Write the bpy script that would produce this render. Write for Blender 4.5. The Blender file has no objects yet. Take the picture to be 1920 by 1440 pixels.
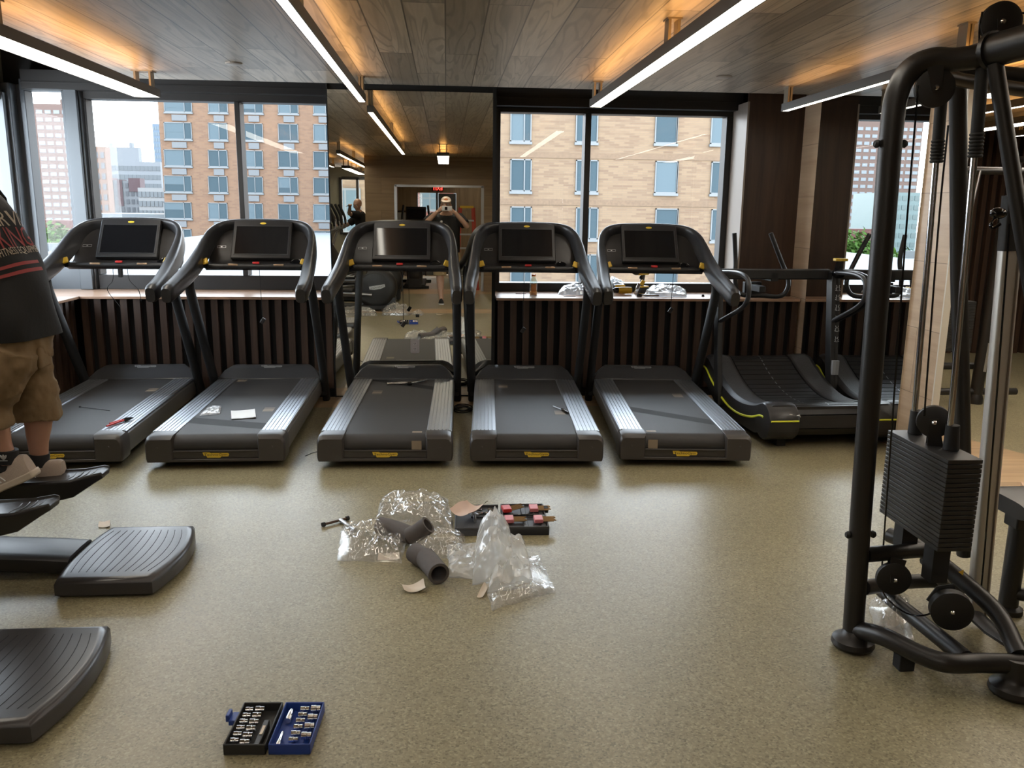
import bpy, bmesh, math, random
from mathutils import Vector, Matrix, Quaternion, noise as mnoise
sc = bpy.context.scene
COL = sc.collection
R = math.radians
PI = math.pi
V = Vector

# ------------------------------------------------------------------ camera
HEYE = 1.55
F_PX, YAW, PITCH, ROLL = 1570.58342, 0.0794815994, 0.205655978, -0.0124892651
cy, sy, cp, sp = math.cos(YAW), math.sin(YAW), math.cos(PITCH), math.sin(PITCH)
c_fwd = V((sy*cp, cy*cp, -sp)); c_r0 = V((cy, -sy, 0)); c_d0 = c_fwd.cross(c_r0)
c_right = c_r0*math.cos(ROLL) + c_d0*math.sin(ROLL)
c_down = c_d0*math.cos(ROLL) - c_r0*math.sin(ROLL)
cam = bpy.data.cameras.new('camera'); cam_ob = bpy.data.objects.new('camera', cam); COL.objects.link(cam_ob)
cam.sensor_fit = 'HORIZONTAL'; cam.sensor_width = 36.0; cam.lens = F_PX*36.0/1920.0
cam.clip_start = 0.008; cam.clip_end = 2000
mw = Matrix.Identity(4)
for i in range(3):
    mw[i][0] = c_right[i]; mw[i][1] = -c_down[i]; mw[i][2] = -c_fwd[i]
mw[2][3] = HEYE
cam_ob.matrix_world = mw
sc.camera = cam_ob

def ray(px, py):
    return c_right*((px-960)/F_PX) + c_down*((py-720)/F_PX) + c_fwd
def at(px, py, Y):            # the point at depth Y that the photograph shows at (px, py)
    r = ray(px, py); return V((0, 0, HEYE)) + r*(Y/r.y)
def flat(px, py, z=0.0):      # the same on a level plane
    r = ray(px, py); return V((0, 0, HEYE)) + r*((z-HEYE)/r.z)

# ------------------------------------------------------------------ sky, exposure
world = bpy.data.worlds.new('world'); sc.world = world; world.use_nodes = True
wn = world.node_tree.nodes; wl = world.node_tree.links
bg = wn['Background']
tc = wn.new('ShaderNodeTexCoord'); sep = wn.new('ShaderNodeSeparateXYZ'); ramp = wn.new('ShaderNodeValToRGB')
wl.new(tc.outputs['Generated'], sep.inputs[0]); wl.new(sep.outputs['Z'], ramp.inputs[0])
ramp.color_ramp.elements[0].position = 0.0; ramp.color_ramp.elements[0].color = (0.90, 0.95, 1.0, 1)
ramp.color_ramp.elements[1].position = 0.8; ramp.color_ramp.elements[1].color = (0.70, 0.84, 1.0, 1)
wl.new(ramp.outputs[0], bg.inputs['Color'])
bg.inputs['Strength'].default_value = 9.0
sc.view_settings.view_transform = 'Standard'
sc.view_settings.look = 'None'
sc.view_settings.exposure = 0.58
sc.view_settings.gamma = 1.0
sc.view_settings.use_curve_mapping = False
sc.cycles.use_denoising = True
sc.cycles.max_bounces = 10; sc.cycles.diffuse_bounces = 4; sc.cycles.glossy_bounces = 5
sc.cycles.transmission_bounces = 6; sc.cycles.transparent_max_bounces = 24
sc.cycles.caustics_reflective = True; sc.cycles.caustics_refractive = False
sc.cycles.sample_clamp_indirect = 6.0
LAMP_DOWN, LAMP_UP = 10.5, 4.6          # strength of the linear lamps' diffusers and of their amber uplights

# ------------------------------------------------------------------ mesh helpers
class MB:
    def __init__(s): s.v = []; s.f = []; s.m = []; s.mi = 0
    def mat(s, i): s.mi = i; return s
    def add(s, vs, fs, M=None):
        b = len(s.v)
        for p in vs:
            p = V(p); s.v.append(M @ p if M is not None else p)
        for f in fs: s.f.append([b+i for i in f]); s.m.append(s.mi)
        return s
    def box(s, c, d, M=None, taper=1.0):
        x, y, z = [k/2 for k in d]; c = V(c)
        vs = []
        for sz in (-1, 1):
            t = taper if sz > 0 else 1.0
            for a, b in ((-1, -1), (1, -1), (1, 1), (-1, 1)): vs.append(c + V((a*x*t, b*y*t, sz*z)))
        return s.add(vs, [(3,2,1,0),(4,5,6,7),(0,1,5,4),(1,2,6,5),(2,3,7,6),(3,0,4,7)], M)
    def b2(s, x0, x1, y0, y1, z0, z1, M=None):
        return s.box(((x0+x1)/2,(y0+y1)/2,(z0+z1)/2),(abs(x1-x0),abs(y1-y0),abs(z1-z0)),M)
    def loft(s, rings, caps=True, closed=True):
        n = len(rings[0]); vs = [p for r in rings for p in r]; fs = []
        for i in range(len(rings)-1):
            for j in range(n if closed else n-1):
                k = (j+1) % n
                fs.append((i*n+j, i*n+k, (i+1)*n+k, (i+1)*n+j))
        if caps and closed:
            fs.append(tuple(reversed(range(n)))); fs.append(tuple((len(rings)-1)*n+j for j in range(n)))
        return s.add(vs, fs)
    def prism(s, poly, off):
        off = V(off); poly = [V(p) for p in poly]
        return s.loft([poly, [p+off for p in poly]])
    def tube(s, pts, r, n=12, caps=True, rb=None, ref=None, pw=2.0, closed=False):
        pts = [V(p) for p in pts]; m = len(pts)
        rr = r if isinstance(r, (list, tuple)) else [r]*m
        rbb = rb if isinstance(rb, (list, tuple)) else [rb]*m if rb is not None else rr
        T = []
        for i in range(m):
            if closed: t = pts[(i+1) % m]-pts[i-1]
            else: t = pts[min(i+1, m-1)]-pts[max(i-1, 0)]
            T.append(t.normalized())
        a = V(ref) if ref is not None else (V((0,0,1)) if abs(T[0].z) < .9 else V((1,0,0)))
        a = (a - T[0]*a.dot(T[0])).normalized()
        rings = []
        for i in range(m):
            if i:
                q = T[i-1].rotation_difference(T[i]); a = q @ a
                a = (a - T[i]*a.dot(T[i])).normalized()
            b = T[i].cross(a); ring = []
            for k in range(n):
                c, d = math.cos(2*PI*k/n), math.sin(2*PI*k/n)
                if pw != 2.0:
                    c = math.copysign(abs(c)**(2/pw), c); d = math.copysign(abs(d)**(2/pw), d)
                ring.append(pts[i] + a*(rr[i]*c) + b*(rbb[i]*d))
            rings.append(ring)
        if closed: rings.append(rings[0]); return s.loft(rings, caps=False)
        return s.loft(rings, caps)
    def cyl(s, p0, p1, r, r1=None, n=20): return s.tube([p0, p1], [r, r if r1 is None else r1], n)
    def lathe(s, prof, o=(0,0,0), axis=(0,0,1), n=24):
        ax = V(axis).normalized(); u = ax.orthogonal().normalized(); w = ax.cross(u); o = V(o)
        rings = [[o + ax*h + (u*math.cos(2*PI*k/n)+w*math.sin(2*PI*k/n))*max(r, 1e-4) for k in range(n)] for r, h in prof]
        return s.loft(rings)
    def ell(s, c, r, n=14, M=None):
        c = V(c); rx, ry, rz = r; vs = []; fs = []; m = max(6, n//2+1)
        for i in range(m+1):
            th = PI*i/m
            for k in range(n):
                ph = 2*PI*k/n
                vs.append((rx*math.sin(th)*math.cos(ph), ry*math.sin(th)*math.sin(ph), -rz*math.cos(th)))
        for i in range(m):
            for k in range(n): fs.append((i*n+k, i*n+(k+1) % n, (i+1)*n+(k+1) % n, (i+1)*n+k))
        T = Matrix.Translation(c)
        return s.add(vs, fs, T @ M if M is not None else T)
    def grid(s, fn, nu, nv):
        vs = [fn(i/(nu-1), j/(nv-1)) for j in range(nv) for i in range(nu)]
        fs = [(j*nu+i, j*nu+i+1, (j+1)*nu+i+1, (j+1)*nu+i) for j in range(nv-1) for i in range(nu-1)]
        return s.add(vs, fs)
    def text(s, st, size, M, align='CENTER'):
        if (st, align) not in GLYPHS:
            cu = bpy.data.curves.new('txt', 'FONT'); cu.body = st; cu.size = 1.0; cu.resolution_u = 2
            cu.align_x = align; cu.align_y = 'CENTER'
            o = bpy.data.objects.new('txt', cu); me = o.to_mesh()
            GLYPHS[(st, align)] = ([tuple(v.co) for v in me.vertices], [tuple(p.vertices) for p in me.polygons])
            o.to_mesh_clear(); bpy.data.objects.remove(o); bpy.data.curves.remove(cu)
        vs, fs = GLYPHS[(st, align)]
        return s.add([(x*size, y*size, z) for x, y, z in vs], fs, M)
GLYPHS = {}

def crv(pts, k=8, closed=False):        # Catmull-Rom through the points
    P = [V(p) for p in pts]; n = len(P); out = []
    rng = n if closed else n-1
    for i in range(rng):
        p0 = P[i-1] if (closed or i) else P[0]*2-P[1]
        p1 = P[i]; p2 = P[(i+1) % n]
        p3 = P[(i+2) % n] if (closed or i+2 < n) else P[-1]*2-P[-2]
        for j in range(k):
            t = j/k
            out.append(0.5*((2*p1)+(p2-p0)*t+(2*p0-5*p1+4*p2-p3)*t*t+(3*p1-p0-3*p2+p3)*t**3))
    if not closed: out.append(P[-1])
    return out
def lerpl(a, n):                        # resample a list of numbers to n values
    out = []
    for i in range(n):
        t = i*(len(a)-1)/(n-1); k = min(int(t), len(a)-2); out.append(a[k]+(a[k+1]-a[k])*(t-k))
    return out
def rrect(w, h, r, n=4):                # rounded rectangle outline, 2D
    pts = []
    for cx, cyy, a0 in ((w/2-r, h/2-r, 0), (-w/2+r, h/2-r, 90), (-w/2+r, -h/2+r, 180), (w/2-r, -h/2+r, 270)):
        for i in range(n+1):
            a = R(a0+90*i/n); pts.append((cx+r*math.cos(a), cyy+r*math.sin(a)))
    return pts
def frame_mat(o, x, y):                 # matrix with given origin, x axis and y axis
    x = V(x).normalized(); y = V(y); y = (y-x*y.dot(x)).normalized(); z = x.cross(y); m = Matrix.Identity(4)
    for i in range(3): m[i][0] = x[i]; m[i][1] = y[i]; m[i][2] = z[i]; m[i][3] = o[i]
    return m

def obj(name, mb, mat, parent=None, bev=0.0, ang=38, smooth=True, seg=2):
    me = bpy.data.meshes.new(name); me.from_pydata([tuple(p) for p in mb.v], [], mb.f)
    bm = bmesh.new(); bm.from_mesh(me); bmesh.ops.recalc_face_normals(bm, faces=bm.faces); bm.to_mesh(me); bm.free()
    mats = mat if isinstance(mat, (list, tuple)) else [mat]
    for m in mats: me.materials.append(m)
    if len(mats) > 1: me.polygons.foreach_set('material_index', [min(i, len(mats)-1) for i in mb.m])
    if smooth: me.shade_smooth(); me.set_sharp_from_angle(angle=R(ang))
    o = bpy.data.objects.new(name, me); COL.objects.link(o)
    if parent is not None: o.parent = parent
    if bev:
        b = o.modifiers.new('bevel', 'BEVEL'); b.width = bev; b.segments = seg; b.limit_method = 'ANGLE'; b.angle_limit = R(40)
        b.harden_normals = False
    return o
def tag(o, label, cat, group=None):
    o['label'] = label; o['category'] = cat
    if group: o['group'] = group
    return o
def thing(name, label, cat, loc=(0,0,0), rz=0.0, group=None):
    o = bpy.data.objects.new(name, None); COL.objects.link(o); o.location = loc; o.rotation_euler = (0,0,rz)
    o.empty_display_size = .1
    return tag(o, label, cat, group)
def struct(name, mb, mat, parent=None, **k):
    o = obj(name, mb, mat, parent, **k)
    if parent is None: o['kind'] = 'structure'
    return o
def kids(o): return [c for c in o.children]
def dup(root, loc, rz, label, group=None):
    r = root.copy(); COL.objects.link(r); r.location = loc; r.rotation_euler = (0,0,rz); r['label'] = label
    if group: r['group'] = group
    for ch in kids(root):
        c = ch.copy(); COL.objects.link(c); c.parent = r
        for g in kids(ch):
            d = g.copy(); COL.objects.link(d); d.parent = c
    return r

# ------------------------------------------------------------------ materials
def mat_new(name):
    m = bpy.data.materials.new(name); m.use_nodes = True
    nt = m.node_tree; p = nt.nodes['Principled BSDF']
    return m, nt, p
def c4(c): return (c[0], c[1], c[2], 1)
def plain(name, col, rough=.5, metal=0.0, spec=.5, nz=0.0, nscale=40, bump=0.0, bscale=200, coat=0.0, alpha=None):
    m, nt, p = mat_new(name)
    p.inputs['Base Color'].default_value = c4(col); p.inputs['Roughness'].default_value = rough
    p.inputs['Metallic'].default_value = metal; p.inputs['Specular IOR Level'].default_value = spec
    p.inputs['Coat Weight'].default_value = coat
    if nz or bump:
        t = nt.nodes.new('ShaderNodeTexCoord')
    if nz:
        n = nt.nodes.new('ShaderNodeTexNoise'); n.inputs['Scale'].default_value = nscale; n.inputs['Detail'].default_value = 3
        nt.links.new(t.outputs['Object'], n.inputs['Vector'])
        r = nt.nodes.new('ShaderNodeMixRGB'); r.inputs[1].default_value = c4([k*(1-nz) for k in col]); r.inputs[2].default_value = c4([min(1, k*(1+nz)) for k in col])
        nt.links.new(n.outputs[0], r.inputs[0]); nt.links.new(r.outputs[0], p.inputs['Base Color'])
    if bump:
        n2 = nt.nodes.new('ShaderNodeTexNoise'); n2.inputs['Scale'].default_value = bscale; n2.inputs['Detail'].default_value = 2
        nt.links.new(t.outputs['Object'], n2.inputs['Vector'])
        b = nt.nodes.new('ShaderNodeBump'); b.inputs['Strength'].default_value = bump; b.inputs['Distance'].default_value = .004
        nt.links.new(n2.outputs[0], b.inputs['Height']); nt.links.new(b.outputs[0], p.inputs['Normal'])
    return m
def emit(name, col, st):
    m, nt, p = mat_new(name)
    p.inputs['Base Color'].default_value = c4(col); p.inputs['Emission Color'].default_value = c4(col); p.inputs['Emission Strength'].default_value = st
    return m
def wood(name, dark, light, grain='z', rough=.45, scale=1.0, plank=None, tint=.0, wave=0.0, offs=.5, seam=.0015):
    """grain: axis along which the fibres run (object space); plank=(length, width, axis_u, axis_v) lays boards in that plane"""
    m, nt, p = mat_new(name); N = nt.nodes; L = nt.links
    t = N.new('ShaderNodeTexCoord'); mp = N.new('ShaderNodeMapping'); L.new(t.outputs['Object'], mp.inputs[0])
    s = [14*scale]*3; s['xyz'.index(grain)] = 0.9*scale; mp.inputs['Scale'].default_value = s
    vec = mp.outputs[0]
    if plank:
        ln, wd, ua, va = plank
        sp_ = N.new('ShaderNodeSeparateXYZ'); L.new(t.outputs['Object'], sp_.inputs[0])
        cb = N.new('ShaderNodeCombineXYZ'); L.new(sp_.outputs['XYZ'.index(ua)], cb.inputs[0]); L.new(sp_.outputs['XYZ'.index(va)], cb.inputs[1])
        br = N.new('ShaderNodeTexBrick'); br.offset = offs; br.offset_frequency = 2; br.squash = 1
        br.inputs['Scale'].default_value = 1.0; br.inputs['Brick Width'].default_value = ln; br.inputs['Row Height'].default_value = wd
        br.inputs['Mortar Size'].default_value = seam; br.inputs['Mortar Smooth'].default_value = 0.1; br.inputs['Bias'].default_value = 0
        br.inputs['Color1'].default_value = (0,0,0,1); br.inputs['Color2'].default_value = (1,1,1,1); br.inputs['Mortar'].default_value = (0.5,0.5,0.5,1)
        L.new(cb.outputs[0], br.inputs['Vector'])
        sh = N.new('ShaderNodeVectorMath'); sh.operation = 'MULTIPLY'; sh.inputs[1].default_value = (37.0, 53.0, 71.0)
        L.new(br.outputs['Color'], sh.inputs[0])
        ad = N.new('ShaderNodeVectorMath'); ad.operation = 'ADD'; L.new(mp.outputs[0], ad.inputs[0]); L.new(sh.outputs[0], ad.inputs[1]); vec = ad.outputs[0]
    n1 = N.new('ShaderNodeTexNoise'); n1.inputs['Scale'].default_value = 1.3; n1.inputs['Detail'].default_value = 6; n1.inputs['Roughness'].default_value = .62; n1.inputs['Distortion'].default_value = .5
    L.new(vec, n1.inputs['Vector'])
    cr = N.new('ShaderNodeValToRGB'); cr.color_ramp.elements[0].position = .33; cr.color_ramp.elements[0].color = c4(dark); cr.color_ramp.elements[1].position = .68; cr.color_ramp.elements[1].color = c4(light)
    L.new(n1.outputs[0], cr.inputs[0]); col = cr.outputs[0]
    if wave:
        mp2 = N.new('ShaderNodeMapping'); L.new(vec, mp2.inputs[0]); mp2.inputs['Scale'].default_value = (.42, .42, .42)
        n3 = N.new('ShaderNodeTexNoise'); n3.inputs['Scale'].default_value = 1.0; n3.inputs['Detail'].default_value = 2; n3.inputs['Distortion'].default_value = .8; L.new(mp2.outputs[0], n3.inputs['Vector'])
        ml = N.new('ShaderNodeMath'); ml.operation = 'MULTIPLY'; ml.inputs[1].default_value = 60; L.new(n3.outputs[0], ml.inputs[0])
        sn = N.new('ShaderNodeMath'); sn.operation = 'SINE'; L.new(ml.outputs[0], sn.inputs[0])
        pw = N.new('ShaderNodeMapRange'); pw.inputs['From Min'].default_value = .35; pw.inputs['From Max'].default_value = 1.0; pw.inputs['To Max'].default_value = wave
        L.new(sn.outputs[0], pw.inputs['Value'])
        mx = N.new('ShaderNodeMixRGB'); L.new(pw.outputs[0], mx.inputs[0]); L.new(col, mx.inputs[1]); mx.inputs[2].default_value = c4([k*.55 for k in dark]); col = mx.outputs[0]
    if plank:
        if tint:
            mr = N.new('ShaderNodeMapRange'); mr.inputs['To Min'].default_value = 1-tint; mr.inputs['To Max'].default_value = 1+tint
            L.new(br.outputs['Color'], mr.inputs['Value'])
            vm = N.new('ShaderNodeVectorMath'); vm.operation = 'SCALE'; L.new(col, vm.inputs[0]); L.new(mr.outputs[0], vm.inputs['Scale']); col = vm.outputs[0]
        m2 = N.new('ShaderNodeMixRGB'); L.new(br.outputs['Fac'], m2.inputs[0]); L.new(col, m2.inputs[1]); m2.inputs[2].default_value = c4([k*.3 for k in dark]); col = m2.outputs[0]
    L.new(col, p.inputs['Base Color']); p.inputs['Roughness'].default_value = rough
    b = N.new('ShaderNodeBump'); b.inputs['Strength'].default_value = .12; b.inputs['Distance'].default_value = .003; L.new(n1.outputs[0], b.inputs['Height']); L.new(b.outputs[0], p.inputs['Normal'])
    return m
def see_through(name, tint, haze, gloss, rough=.08, glow=0.0):
    """thin clear film or pane: transparent, a fresnel sheen and a little haze"""
    m = bpy.data.materials.new(name); m.use_nodes = True; nt = m.node_tree; N = nt.nodes; L = nt.links
    for n in list(N): N.remove(n)
    out = N.new('ShaderNodeOutputMaterial'); tr = N.new('ShaderNodeBsdfTransparent'); tr.inputs[0].default_value = c4(tint)
    df = N.new('ShaderNodeBsdfPrincipled'); df.inputs['Base Color'].default_value = (.9,.9,.9,1); df.inputs['Roughness'].default_value = .4
    if glow:      # light passing through a milky film
        tl = N.new('ShaderNodeBsdfTranslucent'); tl.inputs[0].default_value = (.92,.94,.97,1); mg = N.new('ShaderNodeMixShader'); mg.inputs[0].default_value = glow
        L.new(df.outputs[0], mg.inputs[1]); L.new(tl.outputs[0], mg.inputs[2]); df = mg
    gl = N.new('ShaderNodeBsdfGlossy'); gl.inputs['Roughness'].default_value = rough; gl.inputs[0].default_value = (1,1,1,1)
    lw = N.new('ShaderNodeLayerWeight'); lw.inputs['Blend'].default_value = .5
    pw = N.new('ShaderNodeMath'); pw.operation = 'POWER'; pw.inputs[1].default_value = 4.0; L.new(lw.outputs['Facing'], pw.inputs[0])
    mu = N.new('ShaderNodeMapRange'); mu.inputs['To Min'].default_value = .035*gloss; mu.inputs['To Max'].default_value = min(1.0, .35*gloss); L.new(pw.outputs[0], mu.inputs['Value'])
    m1 = N.new('ShaderNodeMixShader'); m1.inputs[0].default_value = haze; L.new(tr.outputs[0], m1.inputs[1]); L.new(df.outputs[0], m1.inputs[2])
    m2 = N.new('ShaderNodeMixShader'); L.new(mu.outputs[0], m2.inputs[0]); L.new(m1.outputs[0], m2.inputs[1]); L.new(gl.outputs[0], m2.inputs[2])
    L.new(m2.outputs[0], out.inputs[0])
    return m
def rubber_floor():
    m, nt, p = mat_new('speckled rubber floor'); N = nt.nodes; L = nt.links
    t = N.new('ShaderNodeTexCoord')
    v = N.new('ShaderNodeTexVoronoi'); v.inputs['Scale'].default_value = 150; L.new(t.outputs['Object'], v.inputs['Vector'])
    cr = N.new('ShaderNodeValToRGB'); e = cr.color_ramp.elements
    e[0].position = 0; e[0].color = (.155,.133,.076,1); e[1].position = 1; e[1].color = (.36,.315,.195,1)
    for ps, cc in ((.2,(.225,.195,.115)),(.5,(.257,.222,.132)),(.8,(.288,.25,.150))):
        k = cr.color_ramp.elements.new(ps); k.color = c4(cc)
    sx = N.new('ShaderNodeSeparateColor'); L.new(v.outputs['Color'], sx.inputs[0]); L.new(sx.outputs[0], cr.inputs[0])
    n = N.new('ShaderNodeTexNoise'); n.inputs['Scale'].default_value = 2.2; n.inputs['Detail'].default_value = 4; L.new(t.outputs['Object'], n.inputs['Vector'])
    mr = N.new('ShaderNodeMapRange'); mr.inputs['To Min'].default_value = .86; mr.inputs['To Max'].default_value = 1.14; L.new(n.outputs[0], mr.inputs['Value'])
    vm = N.new('ShaderNodeVectorMath'); vm.operation = 'SCALE'; L.new(cr.outputs[0], vm.inputs[0]); L.new(mr.outputs[0], vm.inputs['Scale'])
    L.new(vm.outputs[0], p.inputs['Base Color']); p.inputs['Roughness'].default_value = .36; p.inputs['Specular IOR Level'].default_value = .5
    b = N.new('ShaderNodeBump'); b.inputs['Strength'].default_value = .25; b.inputs['Distance'].default_value = .002; L.new(sx.outputs[1], b.inputs['Height']); L.new(b.outputs[0], p.inputs['Normal'])
    return m
def brick_mat(name, c1, c2, mort, bw=.30, rh=.10, scale=1.0):
    m, nt, p = mat_new(name); N = nt.nodes; L = nt.links
    t = N.new('ShaderNodeTexCoord'); sp_ = N.new('ShaderNodeSeparateXYZ'); L.new(t.outputs['Object'], sp_.inputs[0])
    ad = N.new('ShaderNodeMath'); ad.operation = 'ADD'; L.new(sp_.outputs[0], ad.inputs[0]); L.new(sp_.outputs[1], ad.inputs[1])
    cb = N.new('ShaderNodeCombineXYZ'); L.new(ad.outputs[0], cb.inputs[0]); L.new(sp_.outputs[2], cb.inputs[1])
    br = N.new('ShaderNodeTexBrick'); br.inputs['Scale'].default_value = scale; br.inputs['Brick Width'].default_value = bw; br.inputs['Row Height'].default_value = rh
    br.inputs['Mortar Size'].default_value = .012; br.inputs['Bias'].default_value = -.3
    br.inputs['Color1'].default_value = c4(c1); br.inputs['Color2'].default_value = c4(c2); br.inputs['Mortar'].default_value = c4(mort)
    L.new(cb.outputs[0], br.inputs['Vector']); L.new(br.outputs['Color'], p.inputs['Base Color']); p.inputs['Roughness'].default_value = .9
    return m

M = {}
M['floor'] = rubber_floor()
M['tanfloor'] = wood('tan plank floor', (.36,.235,.125), (.50,.345,.20), 'x', .45, 1.0, (1.6,.18,'X','Y'), .10)
M['ceil'] = wood('grey oak ceiling boards', (.40,.355,.295), (.57,.51,.43), 'y', .38, 1.0, (2.1,.203,'Y','X'), .30, .55, .37, .004)
M['void'] = plain('dark void paint', (.012,.012,.012), .85)
M['walnut'] = wood('dark walnut panel', (.030,.015,.009), (.062,.032,.019), 'z', .42, 1.0)
M['slat'] = wood('walnut slats', (.034,.018,.011), (.066,.036,.023), 'z', .5, 1.3)
M['slatback'] = plain('black slat backing', (.008,.008,.009), .9)
M['sill'] = wood('brown wooden sill', (.38,.225,.145), (.50,.32,.215), 'x', .26, 1.0)  # base colour raised to stand for window light reflected on the sill
M['blonde'] = wood('blonde oak panel', (.42,.29,.185), (.56,.41,.275), 'y', .45, .7, (1.7,.42,'Y','Z'), .06)
M['brownwall'] = wood('brown oak wall boards', (.20,.135,.072), (.29,.20,.115), 'x', .5, .8, (2.4,.30,'X','Z'), .10)
M['brownwall_v'] = wood('brown oak upright boards', (.19,.13,.072), (.28,.195,.115), 'z', .5, .8, (3.0,.5,'Z','X'), .08)
M['greywall'] = plain('grey green plaster', (.25,.25,.20), .8, nz=.05)
M['frame'] = plain('dark bronze window frame', (.026,.025,.025), .45, .2)
M['frame_l'] = plain('grey aluminium window frame', (.12,.135,.15), .38, .4)
M['pane'] = see_through('window glass', (.97,.985,.98), 0.0, .8, .0)
M['mirror'] = plain('mirror', (.74,.73,.66), .0, 1.0)
M['mirror_r'] = plain('side mirror', (.80,.80,.77), .0, 1.0)
M['black'] = plain('black plastic', (.014,.014,.015), .42, bump=.08, bscale=600)
M['blackm'] = plain('matte black', (.010,.010,.011), .7)
M['gloss'] = plain('glossy black', (.006,.006,.007), .09)
M['white'] = plain('white paint', (.75,.75,.73), .5)
M['chrome'] = plain('chrome', (.75,.75,.76), .12, 1.0)
M['steel'] = plain('satin steel', (.42,.42,.43), .32, 1.0)
# ------------------------------------------------------------------ room shell
YM = 6.90                      # mirror / slat face
YG = 7.50                      # window glass
ZC = 2.487
XL, XR = -3.60, 3.00
XLS = -2.92                    # face of the side slats on the left
def quad_floor(mb, x0, x1, y0, y1, z=0.0):
    mb.add([(x0,y0,z),(x1,y0,z),(x1,y1,z),(x0,y1,z)], [(0,1,2,3)])
mb = MB()
ys = [(-7.2,-6.2,1),(-6.2,-5.3,1),(-5.3,-2.72,0),(-2.72,-1.78,1),(-1.78,.585,0),(.585,1.137,1),(1.137,6.53,0),(6.53,7.7,1)]
for y0, y1, k in ys: mb.mat(k); quad_floor(mb, -3.8, 3.05, y0, y1)
mb.mat(1); mb.add([(3.05,1.0,0),(4.2,1.0,0),(4.2,4.2,0),(3.05,6.9,0)], [(0,1,2,3)])
mb.mat(1); quad_floor(mb, 3.05, 9.0, -7.2, 1.0)
mb.mat(0); mb.add([(4.2,1.0,0),(9,1.0,0),(9,9.2,0),(3.05,9.2,0),(3.05,6.9,0),(4.2,4.2,0)], [(0,1,2,3,4,5)])
struct('floor', mb, [M['floor'], M['tanfloor']], smooth=False)

mb = MB()
mb.b2(-2.36, 2.955, .42, YM, ZC, ZC+.03)
mb.b2(-3.6, 3.0, -2.3, .36, ZC, ZC+.03)
mb.b2(-3.6, 3.0, -7.2, -2.3, ZC, ZC+.03)
mb.b2(3.0, 9.0, -7.2, 9.2, ZC, ZC+.03)
mb.mat(1).b2(-3.8, 9.1, -7.3, 9.3, ZC+.28, ZC+.34)
mb.b2(-2.40, -2.36, .4, YM, ZC, ZC+.28)
struct('ceiling', mb, [M['ceil'], M['void']], smooth=False)

def px_x(x7): return x7*YG/7.0
def px_z(z7): return HEYE+(z7-HEYE)*YG/7.0
zb1, zt1 = px_z(.998), px_z(2.341)
zb2, zt2 = px_z(.952), px_z(2.310)
# back wall: parapet under the windows, header above, solid piers
mb = MB()
mb.b2(-3.75, -.93, YG, YG+.2, 0, .84); mb.b2(.42, 3.0, YG, YG+.2, 0, .84)
mb.b2(-3.75, 3.2, YG, YG+.2, zt1+.07, ZC+.28)
mb.b2(2.55, 3.2, YG, YG+.2, 0, ZC+.28)
struct('wall_back', mb, M['void'])
mb = MB(); mb.b2(-.925, .40, YM+.055, YG+.2, 0, ZC+.28); struct('wall_column', mb, M['void'])

# windows of the back wall
def window(name, x0, x1, zb, zt, muls, mat, fw=.045):
    f = MB(); dp = .11
    f.b2(x0-fw, x1+fw, YG-.03, YG+dp, zt, zt+.085); f.b2(x0-fw, x1+fw, YG-.03, YG+dp, .835, zb)
    f.b2(x0-fw, x0, YG-.03, YG+dp, zb, zt); f.b2(x1, x1+fw, YG-.03, YG+dp, zb, zt)
    for a, b in muls: f.b2(a, b, YG-.05, YG+dp, zb, zt)
    o = struct(name, f, mat, bev=.004)
    xs = [x0]+[k for ab in muls for k in ab]+[x1]
    for i in range(0, len(xs), 2):
        g = MB(); g.add([(xs[i],YG+.05,zb),(xs[i+1],YG+.05,zb),(xs[i+1],YG+.05,zt),(xs[i],YG+.05,zt)], [(0,1,2,3)])
        obj('pane', g, M['pane'], o)
    return o
window('window_1', -3.43, -3.145, px_z(1.12)-.02, px_z(2.396), [], M['frame_l'], .04)
window('window_2', -2.955, -1.0, zb1, zt1, [(-1.755,-1.712)], M['frame'], .018)
window('window_3', .47, 2.452, zb2, zt2, [(1.200,1.252)], M['frame'], .055)
mb = MB(); mb.b2(-3.105, -3.0, YG-.09, YG+.12, .835, 2.50); mb.b2(-3.0, -2.985, YG-.06, YG+.12, .835, 2.50)
mb.b2(-3.75, -3.47, YG-.02, YG+.14, .835, 2.5); mb.b2(-3.62, -3.50, YG-.13, YG, .835, 2.5)
mb.b2(-3.75,-2.985, YG-.03, YG+.12, .80, .87)
struct('trim_1', mb, M['frame_l'], bev=.006)
# roller-shade cassettes in the recess above the windows
mb = MB(); mb.b2(-3.4, -.93, YG-.14, YG-.03, 2.455, 2.60); mb.b2(.42, 2.55, YG-.14, YG-.03, 2.405, 2.60)
mb.b2(-3.4, -.93, YG-.145, YG-.14, 2.500, 2.508); mb.b2(.42, 2.55, YG-.145, YG-.14, 2.470, 2.478)
struct('trim_2', mb, M['frame'])

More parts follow.
